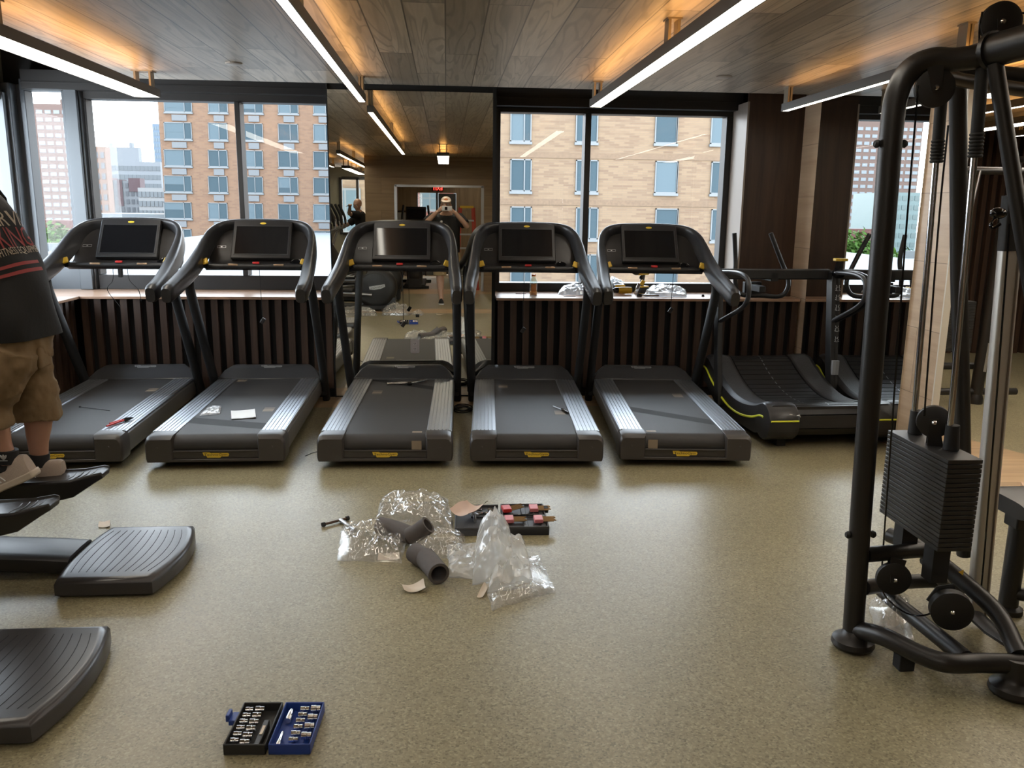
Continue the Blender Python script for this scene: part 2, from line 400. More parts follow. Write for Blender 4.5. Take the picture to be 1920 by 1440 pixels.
# left wall, glass only by the corner, posts every 1.3 m
mb = MB(); mb.b2(XL-.15, XL, -7.2, YG, 0, .84); mb.b2(XL-.15, XL, -7.2, YG, 2.42, ZC+.28)
for y0, y1 in ((-7.2,4.86),): mb.b2(XL-.15, XL, y0, y1, .84, 2.42)  # solid infill added out of view to stop sky reflections in the panes
struct('wall_left', mb, M['greywall'])
def side_window(n, y0, y1):
    f = MB()
    f.b2(XL-.08, XL+.05, y0, y1, .84, .95); f.b2(XL-.08, XL+.05, y0, y1, 2.36, 2.44)
    k = max(1, round((y1-y0)/1.5))
    for i in range(k+1):
        yy = y0+(y1-y0)*i/k; f.b2(XL-.08, XL+.07, yy-.045, yy+.045, .9, 2.42)
    o = struct('window_%d' % n, f, M['frame_l'], bev=.004)
    for i in range(k):
        a = y0+(y1-y0)*i/k; b = y0+(y1-y0)*(i+1)/k
        g = MB(); g.add([(XL,a,.95),(XL,b,.95),(XL,b,2.36),(XL,a,2.36)], [(0,1,2,3)]); obj('pane', g, M['pane'], o)
side_window(4, 4.86, 7.36)

# sills and slatted covers
mb = MB(); mb.b2(-3.55, -.93, YM-.02, YG-.02, .812, .834); mb.b2(-3.58, XLS+.02, -2.0, YM, .812, .834)
struct('trim_3', mb, M['sill'], bev=.003)
mb = MB(); mb.b2(.41, 2.99, YM-.02, YG-.02, .812, .834)
struct('trim_4', mb, M['sill'], bev=.003)
def slat_cover(label, x0, x1, axis='x', fixed=None):
    t = thing('slatted_cover', label, 'radiator cover', ((x0+x1)/2 if axis == 'x' else fixed, YM if axis == 'x' else (x0+x1)/2, 0))
    a, b = x0-(x0+x1)/2, x1-(x0+x1)/2
    s = MB(); k = MB(); n = int((b-a)/.1035)
    for i in range(n+1):
        u = a+.03+i*(b-a-.06)/n
        if axis == 'x': s.b2(u-.026, u+.026, -.0, .04, .075, .811)
        else: s.b2(-.04, 0, u-.026, u+.026, .075, .811)
    if axis == 'x': k.b2(a, b, .045, .07, .0, .81); k.b2(a, b, .012, .044, 0, .07)
    else: k.b2(-.07, -.045, a, b, 0, .81); k.b2(-.044, -.012, a, b, 0, .07)
    obj('slats', s, M['slat'], t); obj('backing', k, M['slatback'], t)
    return t
slat_cover('dark walnut slatted radiator cover under the left-hand windows', -2.905, -.928)
slat_cover('dark walnut slatted radiator cover under the right-hand window, below the sill with the power tools', .42, 2.985)
slat_cover('dark walnut slatted radiator cover along the left glass wall, beside the corner', 0.5, 6.83, 'y', XLS)

# mirror on the column between the windows
mb = MB(); mb.b2(-.915, .372, YM, YM+.012, .012, 2.442)
m = obj('wall_mirror', mb, M['mirror']); tag(m, 'tall mirror on the column between the two windows', 'mirror')
mb = MB(); mb.b2(-.925, -.915, YM-.002, YM+.05, 0, 2.6); mb.b2(.372, .40, YM-.002, YM+.05, 0, 2.6); mb.b2(-.925, .40, YM+.013, YM+.05, 0, 2.6)
struct('trim_5', mb, M['void'])
# brown panel right of the window and its jamb, coloured pale as if lit by the window
mb = MB(); mb.b2(2.515, 3.0, 7.12, 7.16, .834, 2.6); 
struct('trim_6', mb, M['walnut'])
mb = MB(); mb.b2(2.507, 2.522, 7.118, YG, .834, 2.45)
struct('trim_7', mb, plain('window-lit jamb', (.30,.25,.21), .35))
# right wall with mirror and blonde oak
mb = MB(); mb.b2(XR, XR+.035, 4.84, 7.6, 0, ZC+.2)
struct('wall_right', mb, M['blonde'], smooth=False)
mb = MB(); mb.b2(XR-.012, XR-.0, 5.20, 6.78, .012, 2.50)
m = obj('wall_mirror', mb, M['mirror_r']); tag(m, 'mirror on the right wall behind the curved treadmill', 'mirror')
mb = MB(); mb.b2(XR-.006, XR+.037, 4.83, 4.842, 0, ZC); struct('trim_8', mb, plain('white panel edge', (.62,.58,.5), .5))
# adjoining room to the right: slatted far wall
mb = MB(); mb.b2(3.14, 9.0, 9.1, 9.2, 0, ZC)
for i in range(58): mb.mat(1).b2(3.2+i*.1, 3.25+i*.1, 9.04, 9.1, 0, ZC)
struct('wall_far', mb, [M['slatback'], M['slat']])
mb = MB(); mb.b2(9.0, 9.1, -7.2, 9.2, 0, ZC+.3); mb.b2(3.0, 3.14, 7.5, 9.2, 0, ZC+.3); mb.b2(-3.7, -2.55, -7.3, -7.2, 0, ZC+.3); mb.b2(-2.55, -1.38, -7.3, -7.2, 0, .9); mb.b2(-2.55, -1.38, -7.3, -7.2, 2.25, ZC+.3)
struct('wall_far_right', mb, M['greywall'])
# wall behind the photographer with its wide doorway, and the wall beyond it
mb = MB(); YB = -2.3
xa, xb, zd = -.95, .70, 1.965
mb.b2(-1.50, xa, YB-.12, YB, 0, ZC); mb.b2(xb, 9.0, YB-.12, YB, 0, ZC); mb.b2(xa, xb, YB-.12, YB, zd, ZC); mb.b2(-1.50, -1.38, -7.2, YB-.12, 0, ZC)
struct('wall_front', mb, M['brownwall'], smooth=False)
mb = MB(); mb.b2(xa-.01, xa+.04, YB-.13, YB+.012, 0, zd); mb.b2(xb-.04, xb+.01, YB-.13, YB+.012, 0, zd); mb.b2(xa, xb, YB-.13, YB+.012, zd-.03, zd+.01)
struct('door_1', mb, M['steel'])
mb = MB(); yb = -6.25
wx0, wx1, wx2, wz = -.68, -.235, .24, 1.90
mb.b2(-1.38, wx0, yb-.1, yb, 0, ZC); mb.b2(wx2, 9.0, yb-.1, yb, 0, ZC); mb.b2(wx0, wx2, yb-.1, yb, wz, ZC)
struct('wall_rear', mb, M['brownwall_v'], smooth=False)

d = MB(); d.b2(wx1+.06, wx2-.01, yb-.08, yb-.04, 0.01, wz-.01); o = struct('door_2', d, plain('dark door', (.05,.052,.055), .4), bev=.004)
k = MB(); k.tube(crv([(wx1+.11,yb-.04,1.0),(wx1+.11,yb+.01,1.0),(wx1+.21,yb+.01,1.0)],4), .010, 8); obj('door_handle', k, M['steel'], o)
d = MB(); d.b2(wx1, wx1+.05, yb-.09, yb+.01, 0, wz); d.b2(wx0, wx0+.03, yb-.09, yb+.01, 0, wz); d.b2(wx0, wx1, yb-.09, yb+.01, 0, .35); o = struct('window_6', d, M['frame_l'])
g = MB(); g.add([(wx0,yb-.05,.35),(wx1,yb-.05,.35),(wx1,yb-.05,wz),(wx0,yb-.05,wz)], [(0,1,2,3)]); obj('pane', g, M['pane'], o)

d = MB(); d.b2(-2.57,-2.50,-7.31,-7.16,.9,2.25); d.b2(-2.5,-1.5,-7.31,-7.16,.88,.95); d.b2(-2.5,-1.5,-7.31,-7.16,2.2,2.27); d.b2(-2.16,-2.10,-7.31,-7.16,.9,2.25); o = struct('window_5', d, M['frame'])
g = MB(); g.add([(-2.5,-7.25,.9),(-1.38,-7.25,.9),(-1.38,-7.25,2.25),(-2.5,-7.25,2.25)], [(0,1,2,3)]); obj('pane', g, M['pane'], o)
# ------------------------------------------------------------------ linear lamps
M['housing'] = plain('grey lamp housing', (.16,.15,.14), .45, .2)
M['diffuser'] = emit('lamp diffuser', (1.0,.93,.80), LAMP_DOWN)
M['uplight'] = emit('amber uplight strip', (1.0,.50,.15), LAMP_UP)
M['hanger'] = plain('lamp hanger', (.34,.29,.22), .4, .3)
ZL = 2.312
def lamp(label, x, w, y0, y1, group='linear pendant lamps', joint=None):
    t = thing('linear_pendant_lamp', label, 'ceiling lamp', (x, (y0+y1)/2, ZL), 0, group)
    h = (y1-y0)/2
    b = MB(); e = .006
    b.b2(-w/2, -w/2+e, -h, h, 0, .055); b.b2(w/2-e, w/2, -h, h, 0, .055); b.b2(-w/2+e, w/2-e, -h, h, .030, .045)
    b.b2(-w/2+e, w/2-e, -h, -h+.006, 0, .055); b.b2(-w/2+e, w/2-e, h-.006, h, 0, .055)
    obj('housing', b, M['housing'], t)
    d = MB()
    js = [-h+.006]+([joint-(y0+y1)/2] if joint else [])+[h-.006]
    for i in range(len(js)-1): d.b2(-w/2+e, w/2-e, js[i]+(.003 if i else 0), js[i+1], .002, .012)
    obj('diffuser', d, M['diffuser'], t)
    u = MB(); u.b2(-w*.3, w*.3, -h+.15, h-.15, .046, .052); obj('uplight', u, M['uplight'], t)
    for yy in (-h+.05, 0, h-.05):
        k = MB(); k.b2(-w*.32, -w*.32+.014, yy-.04, yy+.04, .045, ZC-ZL); k.b2(w*.32-.014, w*.32, yy-.04, yy+.04, .045, ZC-ZL); k.b2(-w*.4, w*.4, yy-.045, yy+.045, ZC-ZL-.008, ZC-ZL)
        obj('hanger', k, M['hanger'], t)
    return t
lamp('wide linear lamp at the left, hanging near the left glass wall', -2.155, .185, 2.2, 6.56)
lamp('thin linear lamp whose far end stops in front of the column mirror', -.615, .055, 1.07, 6.56, joint=3.2)
lamp('long linear lamp hanging in front of the right-hand window', 1.13, .095, 2.2, 6.56, joint=3.35)
lamp('thin linear lamp at the right, beside the right wall mirror', 2.60, .055, 2.0, 6.56)
lamp('short wide lamp before the doorway, seen end-on in the column mirror', -.04, .185, -1.45, .85)
lamp('thin lamp over the row of ellipticals, seen in the column mirror', -1.57, .06, -3.3, .95)
lamp('thin lamp near the windows behind the ellipticals, seen in the mirror', -2.2, .06, -3.4, -1.2)
lamp('wide lamp farthest along the window side, seen in the mirror', -2.0, .17, -6.9, -3.7)
lamp('thin lamp nearest the opening, in the room to the right', 4.1, .06, 2.5, 6.9)
lamp('added wide fill lamp just beyond the opening at the right', 3.55, .185, 1.4, 5.6)  # extra lamp added to brighten the adjoining room
lamp('added wide fill lamp over the far machines in the room to the right', 4.9, .185, 3.0, 8.2)  # also an added lamp, lifts the light deeper in that room
lamp('thin lamp farther right, in the room to the right', 5.6, .06, 2.5, 8.2)
for px, py, lb in ((438,118,'small round ceiling sensor near the left lamp'), (1358,143,'small round ceiling sensor near the right window')):
    p = flat(px, py, ZC); b = MB(); b.lathe([(0,-.012),(.045,-.012),(.055,-.006),(.056,0.0)], (0,0,0), n=28)
    o = obj('ceiling_sensor', b, plain('sensor plastic', (.45,.43,.40), .4)); o.location = p; tag(o, lb, 'ceiling sensor')

lamp('added fill lamp lighting the hall beyond the doorway', .55, .10, -5.9, -3.0)  # added so the mirrored doorway does not go black
lamp('second added fill lamp, farther along the hall beyond the doorway', 2.2, .10, -5.9, -3.0)  # another added lamp, brightens the rest of the hall
# ------------------------------------------------------------------ the city outside
def bldg(name, label, px0, px1, pytop, Y, depth, mat, zbot=-16, group=None):
    a = at(px0, pytop, Y); b = at(px1, pytop, Y)
    t = thing(name, label, 'building', ((a.x+b.x)/2, Y, zbot), 0, group)
    w = MB(); hw = (b.x-a.x)/2; ht = a.z-zbot
    w.b2(-hw, hw, 0, depth, 0, ht); obj('wall', w, mat, t, smooth=False)
    return t, hw, ht
def far_windows(t, hw, ht, cols, rows, pitch, first, ww, wh, mat, side=None, name='window_grid'):
    g = MB(); dx = 2*hw/cols
    for r in range(rows):
        z = ht-first-r*pitch
        for c in range(cols):
            x = -hw+dx*(c+.5); g.b2(x-ww/2, x+ww/2, -.12, .02, z-wh, z)
    if side is not None:
        for r in range(rows):
            z = ht-first-r*pitch
            for c in range(int(side/dx)):
                y = dx*(c+.5); g.b2(hw-.02, hw+.12, y-ww/2, y+ww/2, z-wh, z)
    o = obj(name, g, mat, t, smooth=False); o['kind'] = 'stuff'
M['brickL'] = brick_mat('orange brick', (0.100,0.055,0.030), (0.070,0.036,0.020), (0.090,0.060,0.042), .5, .16)
M['brickR'] = brick_mat('pale brick', (0.108,0.072,0.042), (0.066,0.038,0.022), (0.090,0.064,0.042), .62, .13)
M['winglass'] = plain('blue window glass', (0.024,0.038,0.046), .2, 0, .06)
M['winglass2'] = plain('curtained window glass', (0.050,0.068,0.078), .3, 0, .06)
M['winframe'] = plain('window frame grey', (0.065,0.072,0.076), .5)
M['acgrey'] = plain('ac louver', (0.057,0.061,0.065), .6)
M['stone'] = plain('soldier course', (0.084,0.054,0.032), .9, nz=.3, nscale=8)

def facade(name, label, cols, rows, Y, x0, x1, ztop, zbot, mat, style):
    t = thing(name, label, 'building', ((x0+x1)/2, Y, zbot)); ox = (x0+x1)/2
    w = MB(); w.b2(x0-ox, x1-ox, 0, 18, 0, ztop-zbot); obj('wall', w, mat, t, smooth=False)
    rnd = random.Random(7)
    for (pa, pb, kind) in cols:
        for (ya, yb) in rows:
            p = at(pa, ya+(pa-style['x0'])*.0134, Y); q = at(pb, yb+(pa-style['x0'])*.0134, Y)
            u0, u1, v0, v1 = p.x-ox, q.x-ox, q.z-zbot, p.z-zbot
            f = MB(); e = .07
            f.b2(u0, u1, -.10, .02, v0, v0+e); f.b2(u0, u1, -.10, .02, v1-e, v1); f.b2(u0, u0+e, -.10, .02, v0, v1); f.b2(u1-e, u1, -.10, .02, v0, v1)
            um = u0+(u1-u0)*kind; f.b2(um-e/2, um+e/2, -.10, .02, v0, v1)
            f.b2(u0-.05, u1+.05, -.16, .02, v0-.16, v0)
            fo = obj('window', f, M['winframe'], t, smooth=False)
            g = MB(); g.b2(u0+e, um, -.05, .02, v0+e, v1-e); g.mat(1).b2(um, u1-e, -.05, .02, v0+e, v1-e)
            if rnd.random() < style['blind']: hgt = rnd.uniform(.3,.75); g.mat(2).b2(u0+e, um, -.06, -.04, v1-e-(v1-v0)*hgt, v1-e)
            obj('pane', g, [M['winglass2'] if rnd.random() < style['pale'] else M['winglass'], M['winglass'], M['winglass2']], fo, smooth=False)
            if style['ac']:
                a = MB(); a.b2(u0+(u1-u0)*.25, u0+(u1-u0)*.78, -.12, .02, v0-.85, v0-.25); obj('air_conditioner', a, M['acgrey'], t, smooth=False)
    s = MB()
    for zz in style['bands']:
        z = at(1100, zz, Y).z-zbot; s.b2(x0-ox, x1-ox, -.04, .02, z-.17, z+.17)
    if style['bands']: obj('brick_course', s, M['stone'], t, smooth=False)
    return t
rowsL = [(140,162),(190,212),(230,263),(281,313),(330,361.5),(380,411.5),(430,462),(480,512)]
facade('apartment_building', 'orange brick apartment block with grey air conditioners, through the left windows',
       [(307,361,.72),(390,428,.55),(455,494,.6),(521,560,.6),(587,626,.6)], [(a,b) for a,b in rowsL], 92.0, at(303,300,92).x, -6.0, 18, -16, M['brickL'],
       dict(x0=390, blind=.35, pale=.5, ac=True, bands=[]))
rowsR = [(123,184),(211,266),(298,359),(387,447),(475,530)]
facade('hotel_building', 'pale brick building with tall single windows, filling the right-hand window',
       [(957,996,.66),(1080,1120,.62),(1229,1269,.96),(1334,1374,.96),(1480,1520,.6)], rowsR, 53.0, -1.0, 36.0, 11.5, -16, M['brickR'],
       dict(x0=957, blind=.0, pale=.12, ac=False, bands=[292,380,203,468]))
M['towerbrick'] = plain('hazy tower brick', (0.074,0.047,0.039), .9)
M['towerwin'] = plain('pale tower windows', (0.076,0.092,0.107), .3)
t, hw, ht = bldg('brick_tower', 'tall hazy brick tower with rows of pale windows, at far left', -115, 128, 190, 330, 5, M['towerbrick'], -20)
far_windows(t, hw, ht, 15, 19, 2.75, 2.2, 2.1, 1.25, M['towerwin'])
t, hw, ht = bldg('brick_tower', 'set-back wing of the hazy brick tower, seen behind the wide window post', 112, 150, 186, 374, 4, M['towerbrick'], -20)
far_windows(t, hw, ht, 4, 19, 2.75, 2.6, 1.5, 1.2, M['towerwin'])
t, hw, ht = bldg('glass_tower', 'blue glass tower behind the orange brick apartment block', 285, 320, 232, 520, 6, plain('blue glass', (.012,.036,.066), .3), -20)
far_windows(t, hw, ht, 8, 26, 3.2, 1.5, 1.0, 1.9, plain('glass bands', (0.025,0.045,0.061), .3))
t2 = MB(); t2.b2(-hw*.25, hw, 1, 5, ht, ht+8); obj('upper_block', t2, bpy.data.materials['blue glass'], t, smooth=False)
t, hw, ht = bldg('office_block', 'white office block with small square windows and rooftop plant, far off', 185, 300, 302, 300, 4, plain('white concrete', (0.080,0.085,0.092), .8), -20)
far_windows(t, hw, ht, 15, 7, 2.9, 1.4, 1.3, 1.5, plain('office windows', (0.021,0.028,0.034), .4))
u = MB(); u.b2(-hw, hw*.3, .5, 3.5, ht, ht+4.6); u.b2(-hw*.7, -hw*.55, 1, 3, ht+4.6, ht+6); u.b2(hw*.0, hw*.1, 1, 3, ht+4.6, ht+6.2); obj('rooftop_plant', u, bpy.data.materials['white concrete'], t, smooth=False)
t, hw, ht = bldg('brick_walkup', 'narrow orange brick building at the window edge', 150, 196, 274, 200, 3, plain('far orange brick', (0.080,0.045,0.031), .9), -20)
far_windows(t, hw, ht, 4, 9, 2.3, 1.2, .8, 1.3, plain('dark panes', (0.019,0.022,0.027), .4))
t, hw, ht = bldg('mixed_block', 'low grey and maroon apartment block below the white office block', 192, 262, 338, 215, 3, plain('pale grey panels', (0.062,0.065,0.069), .8), -20)
far_windows(t, hw, ht, 7, 5, 1.9, .6, .7, 1.1, bpy.data.materials['dark panes'])
u = MB(); u.b2(-hw*.95, -hw*.45, -.2, 3, ht-6, ht+.6); u.b2(-hw*.2, hw*.05, -.2, 3, ht-6, ht+.2); u.b2(hw*.4, hw+.06, -.2, 3.2, ht-2.6, ht+.6); obj('maroon_bay', u, plain('maroon panels', (0.031,0.014,0.016), .8), t, smooth=False)
t, hw, ht = bldg('white_block', 'low white building beside the orange brick apartment block', 258, 318, 352, 165, 3, plain('white render', (0.094,0.094,0.094), .8), -20)
far_windows(t, hw, ht, 8, 5, 1.7, .7, .6, 1.0, bpy.data.materials['office windows'])
t, hw, ht = bldg('parking_roof', 'long low grey parapet in front of the distant buildings', 160, 322, 400, 95, 10, plain('grey parapet', (0.053,0.061,0.067), .7), -16)
t, hw, ht = bldg('brick_shed', 'low red brick building beyond the trees at far left', 40, 150, 412, 150, 3, plain('red brick', (0.053,0.018,0.015), .9), -20)
t, hw, ht = bldg('teal_block', 'teal glass office block, seen in the right wall mirror', -90, -22, 335, 215, 20, plain('teal panels', (0.045,0.076,0.080), .4), -20)
far_windows(t, hw, ht, 5, 8, 2.4, .8, 1.2, 1.2, plain('teal panes', (0.027,0.050,0.053), .3))
# podium roof and street level
mb = MB(); mb.b2(-70, -22, 22, 50, -2.2, -1.1); mb.b2(-70, -22, 50, 50.4, -2.2, -.65); mb.b2(-22, -4, 22, 91, -2.2, -1.1)
o = obj('podium_roof', mb, plain('pale roof membrane', (0.067,0.074,0.078), .8)); tag(o, 'pale flat podium roof below the left windows', 'roof'); 
mb = MB(); mb.b2(-500, 500, 12, 800, -17, -16); o = obj('street_ground', mb, plain('street', (0.045,0.045,0.045), .9)); o['kind'] = 'structure'
# leafy trees
M['leaf'] = plain('leaf', (.022,.050,.006), .7, 0, .1, nz=.45, nscale=3)
def tree(label, px, py, Y, r, n, seed):
    c = at(px, py, Y); rnd = random.Random(seed)
    t = thing('leafy_tree', label, 'tree', (c.x, Y, -16), 0, None)
    tr = MB(); tr.tube([(0,0,0),(.1,0,c.z+16-r)], [.4,.2], 8); obj('trunk', tr, plain('bark', (0.027,0.018,0.011), .9), t)
    k = MB()
    for i in range(n):
        d = V((rnd.gauss(0,1), rnd.gauss(0,1), rnd.gauss(0,.8))); d.normalize(); q = d*(r*rnd.uniform(.3,1.0)); q.z = q.z*.75+c.z+16
        s = rnd.uniform(.25,.5)*r*.28; n1 = V((rnd.gauss(0,1),rnd.gauss(0,1),rnd.gauss(0,1)+1)).normalized(); a = n1.orthogonal().normalized(); b = n1.cross(a)
        k.add([q-a*s, q-b*s*.5, q+a*s, q+b*s*.5], [(0,1,2,3)])
    obj('foliage', k, M['leaf'], t, smooth=False)
tree('bright green leafy tree left of the first treadmill console', 80, 498, 57, 2.3, 1500, 1)
tree('leafy tree just beside the post, right of the other tree', 132, 492, 62, 2.4, 1500, 2)
tree('dark hazy tree before the brick tower', 84, 450, 140, 4.6, 900, 3)
# ------------------------------------------------------------------ treadmills
M['tm_dark'] = plain('treadmill charcoal plastic', (.020,.019,.020), .36, bump=.05, bscale=500)
M['tm_cover'] = plain('motor cover plastic', (.050,.050,.053), .30, bump=.04, bscale=500)  # lighter copy of the charcoal plastic, window sheen put into its colour
M['tm_grey'] = plain('treadmill grey side skirt', (.13,.125,.12), .42)
M['tm_cap'] = plain('treadmill bronze grey end cap', (.050,.044,.041), .38)
M['tm_rail'] = plain('brushed aluminium rail', (.42,.44,.47), .36, .9)
M['belt'] = plain('running belt', (.036,.034,.034), .58, bump=.15, bscale=900)
M['beltmark'] = plain('belt print', (.28,.22,.16), .6)
M['beltdark'] = plain('belt dark stripe', (.011,.011,.011), .75)
M['hood'] = plain('console hood plastic', (.022,.020,.020), .34)
M['rim'] = plain('console arm plastic', (.033,.033,.036), .36)
M['yellow'] = plain('yellow plastic', (.62,.40,.04), .35)
M['badge'] = plain('yellow badge', (.75,.52,.05), .35)
M['red'] = plain('red plastic', (.55,.03,.03), .4)
M['beige'] = plain('sensor plate', (.60,.42,.28), .25, .6)
M['ink'] = plain('black print', (.01,.01,.01), .5)
M['silvertxt'] = plain('silver print', (.62,.63,.64), .3, .6)

def badge(parent, name, M0, w, h, mplate, mtext, label=None, txt='TechnoGym'):
    """a raised plate with cut corners and lettering, on the plane M0 (x along the text, y up)"""
    b = MB(); pl = [(-w*.5,h*.5),(-w*.46,-h*.1),(-w*.36,-h*.12),(-w*.33,-h*.5),(w*.16,-h*.5),(w*.20,-h*.28),(w*.46,-h*.28),(w*.5,h*.1),(w*.46,h*.34),(-w*.2,h*.36),(-w*.24,h*.5)]
    b.prism([M0 @ V((x,y,0)) for x, y in pl], M0.to_3x3() @ V((0,0,.003)))
    o = obj(name, b, mplate, parent, smooth=False)
    if label: o['label'] = label
    t = MB(); t.text(txt, h*.62, M0 @ Matrix.Translation((0, h*.06, .0034)) @ Matrix.Diagonal((.98*w/(h*.62*5.6), 1, 1, 1)))
    obj('lettering', t, mtext, o, smooth=False)
    return o

def half_arm(s):
    """one handrail arm and its half of the console arch, swept from the grip tip to the top centre"""
    P = [(.430,.685,.975),(.430,.78,.992),(.424,.98,1.035),(.410,1.20,1.095),(.402,1.40,1.165),(.395,1.56,1.235),(.378,1.68,1.300),(.340,1.765,1.352),(.285,1.81,1.382),(.20,1.83,1.398),(.10,1.836,1.404),(0,1.838,1.406)]
    ra = [.036,.040,.042,.042,.038,.032,.028,.025,.023,.022,.022,.022]
    rb = [.055,.060,.062,.066,.074,.082,.080,.070,.062,.056,.052,.052]
    C = crv([(s*x,y,z) for x,y,z in P], 5); n = len(C)
    A, B = lerpl(ra, n), lerpl(rb, n)
    A[0] *= .72; B[0] *= .8
    m = MB(); m.tube(C, A, 16, True, rb=B, ref=(1,0,0), pw=3.2)
    return m
def treadmill(label, loc, rz, marks, stripes, group='treadmills'):
    t = thing('treadmill', label, 'treadmill', loc, -rz, group)
    # chassis
    b = MB(); b.b2(-.375,.375,.03,1.74,.045,.150)
    for sx in (-1,1):
        for y in (.22,1.5): b.cyl((sx*.33,y,0),(sx*.33,y,.06),.03)
    obj('chassis', b, M['blackm'], t, bev=.006)
    for s in (-1,1):
        k = MB(); k.prism([(s*.388,.06,.052),(s*.404,.06,.085),(s*.404,.06,.178),(s*.392,.06,.19),(s*.374,.06,.19),(s*.374,.06,.052)], (0,1.68,0))
        obj('side_skirt', k, M['tm_grey'], t, bev=.004)
        r = MB(); g = [(.247,.19),(.247,.2),(.25,.205)]
        for i in range(6):
            x0 = .253+i*.0235; g += [(x0,.207),(x0+.016,.207),(x0+.018,.203),(x0+.0215,.203)]
        g += [(.394,.206),(.400,.200),(.400,.19)]
        r.prism([(s*x,.115,z) for x,z in g], (0,1.61,0)); obj('side_rail', r, M['tm_rail'], t, smooth=False)
        c = MB(); sec = [(.245,.045),(.405,.045),(.410,.07),(.410,.17),(.398,.196),(.375,.206),(.245,.206)]
        rings = []
        for y, sc_, dz in ((-.012,.86,-.012),(.0,.95,-.004),(.02,1,0),(.135,1,0)):
            rings.append([(s*(.328+(x-.328)*(1 if y > .01 else sc_*1.02)), y, .045+(z-.045)*(sc_ if y <= .01 else 1)+0) for x, z in sec])
        c.loft(rings); c.cyl((s*.335,-.015,.135),(s*.335,-.011,.135),.006)
        obj('end_cap', c, M['tm_cap'], t, bev=.006)
    c = MB(); c.b2(-.262,.262,-.012,.05,.045,.062); c.b2(-.262,.262,.004,.05,.062,.110); c.b2(-.262,.262,-.004,.05,.104,.112)
    obj('rear_bumper', c, M['tm_cap'], t, bev=.003)
    badge(t, 'badge', frame_mat((0,.003,.084),(1,0,0),(0,0,1)), .155, .034, M['badge'], M['ink'], 'yellow maker badge')
    # belt with its print
    b = MB(); pr = []
    for i in range(9): a = R(-90+(-180)*i/8-0); pr.append((.072+.062*math.cos(a), .138+.062*math.sin(a)))
    pr += [(1.73,.200),(1.73,.186),(.09,.186)]
    b.prism([(-.247,y,z) for y,z in pr], (.494,0,0))
    b.mat(1)
    for (x,y,front) in marks:
        for k in range(4):
            hh = (.012,.034,.014,.010)[k]; y0 = y+(0,.024,.072,.100)[k]
            if front: zz = [(.0095,.150),(.0095,.124)]; b.add([(x-.03,.0092,.168),(x+.03,.0092,.168),(x+.03,.0092,.110),(x-.03,.0092,.110)],[(0,1,2,3)]); b.add([(x-.03,.075,.2012),(x+.03,.075,.2012),(x+.03,.11,.2008),(x-.03,.11,.2008)],[(0,1,2,3)]); break
            b.add([(x-.035,y0,.2008),(x+.035,y0,.2008),(x+.035,y0+hh,.2008),(x-.035,y0+hh,.2008)], [(0,1,2,3)])
    b.mat(2)
    for (ya, yb, w) in stripes:
        b.add([(-.246,ya,.2006),(.246,yb,.2006),(.246,yb+w,.2006),(-.246,ya+w,.2006)], [(0,1,2,3)])
    obj('belt', b, [M['belt'], M['beltmark'], M['beltdark']], t)
    # motor cover
    c = MB(); rings = []
    for y, w, z in ((1.705,.405,.208),(1.72,.405,.216),(1.80,.36,.268),(1.855,.315,.292),(1.885,.30,.292),(1.90,.30,.27),(1.90,.33,.05)):
        rings.append([(-.405 if z > .06 else -.38,y,.05 if z < .06 else .19),(-w-.004,y,max(.06,z-.012)),(-w+.012,y,z),(w-.012,y,z),(w+.004,y,max(.06,z-.012)),(.405 if z > .06 else .38,y,.05 if z < .06 else .19)])
    c.loft(rings)
    obj('motor_cover', c, M['tm_cover'], t, bev=.006)
    th = math.atan2(.024,.055)
    badge(t, 'cover_logo', frame_mat((0,1.828,.2815),(1,0,0),(0,math.cos(th),math.sin(th))), .17, .034, M['silvertxt'], M['ink'], 'silver maker plate')
    # uprights
    for s in (-1,1):
        u = MB(); C = crv([(s*.428,1.835,.012),(s*.428,1.80,.08),(s*.430,1.52,.50),(s*.429,1.25,.90),(s*.420,1.18,1.02)], 4)
        u.tube(C, .030, 14, True, rb=.046, ref=(1,0,0), pw=2.6); u.b2(s*.38,s*.44,1.74,1.86,.06,.13)
        obj('upright', u, M['blackm'], t)
        a = half_arm(s); o = obj('handrail', a, M['rim'], t, ang=50)
        g = MB(); g.tube([(s*.430,.672,.970),(s*.430,.70,.976),(s*.430,.735,.984)], [.030,.0385,.0395], 16, True, rb=[.048,.058,.0605], ref=(1,0,0), pw=3.2)
        obj('grip_end', g, M['tm_dark'], o)
        k = MB(); q = Matrix.Translation((s*.352,1.372,1.150)) @ Matrix.Rotation(s*.35,4,'Y') @ Matrix.Rotation(-.5,4,'X')
        k.box((0,0,0),(.042,.016,.046),q); o = obj('speed_paddle', k, M['yellow'], t, bev=.006)
        k = MB(); k.tube([(s*.37,1.42,1.125),(s*.354,1.38,1.145)], [.03,.016], 12); k.b2(s*.335,s*.375,1.37,1.40,1.112,1.122); obj('paddle_base', k, M['gloss'], t)
        # lower web from arm to handlebar
    # hood face between the arch and the handlebar
    h = MB(); rows = [(.385,1.455,1.108),(.390,1.56,1.112),(.392,1.630,1.150),(.388,1.672,1.22),(.372,1.725,1.29),(.335,1.785,1.345),(.28,1.82,1.378),(.19,1.84,1.394)]
    fr = []; bk = []
    for w, y, z in rows:
        fr.append([(w*k, y+.012*(1-k*k), z) for k in (-1,-.75,-.5,-.25,0,.25,.5,.75,1)])
    vs = [p for r in fr for p in r]; nv = len(vs); vs2 = [(x,y+.045,z-.03) for x,y,z in vs]
    fs = []
    for j in range(7):
        for i in range(8): a = j*9+i; fs.append((a,a+1,a+10,a+9)); fs.append((nv+a,nv+a+9,nv+a+10,nv+a+1))
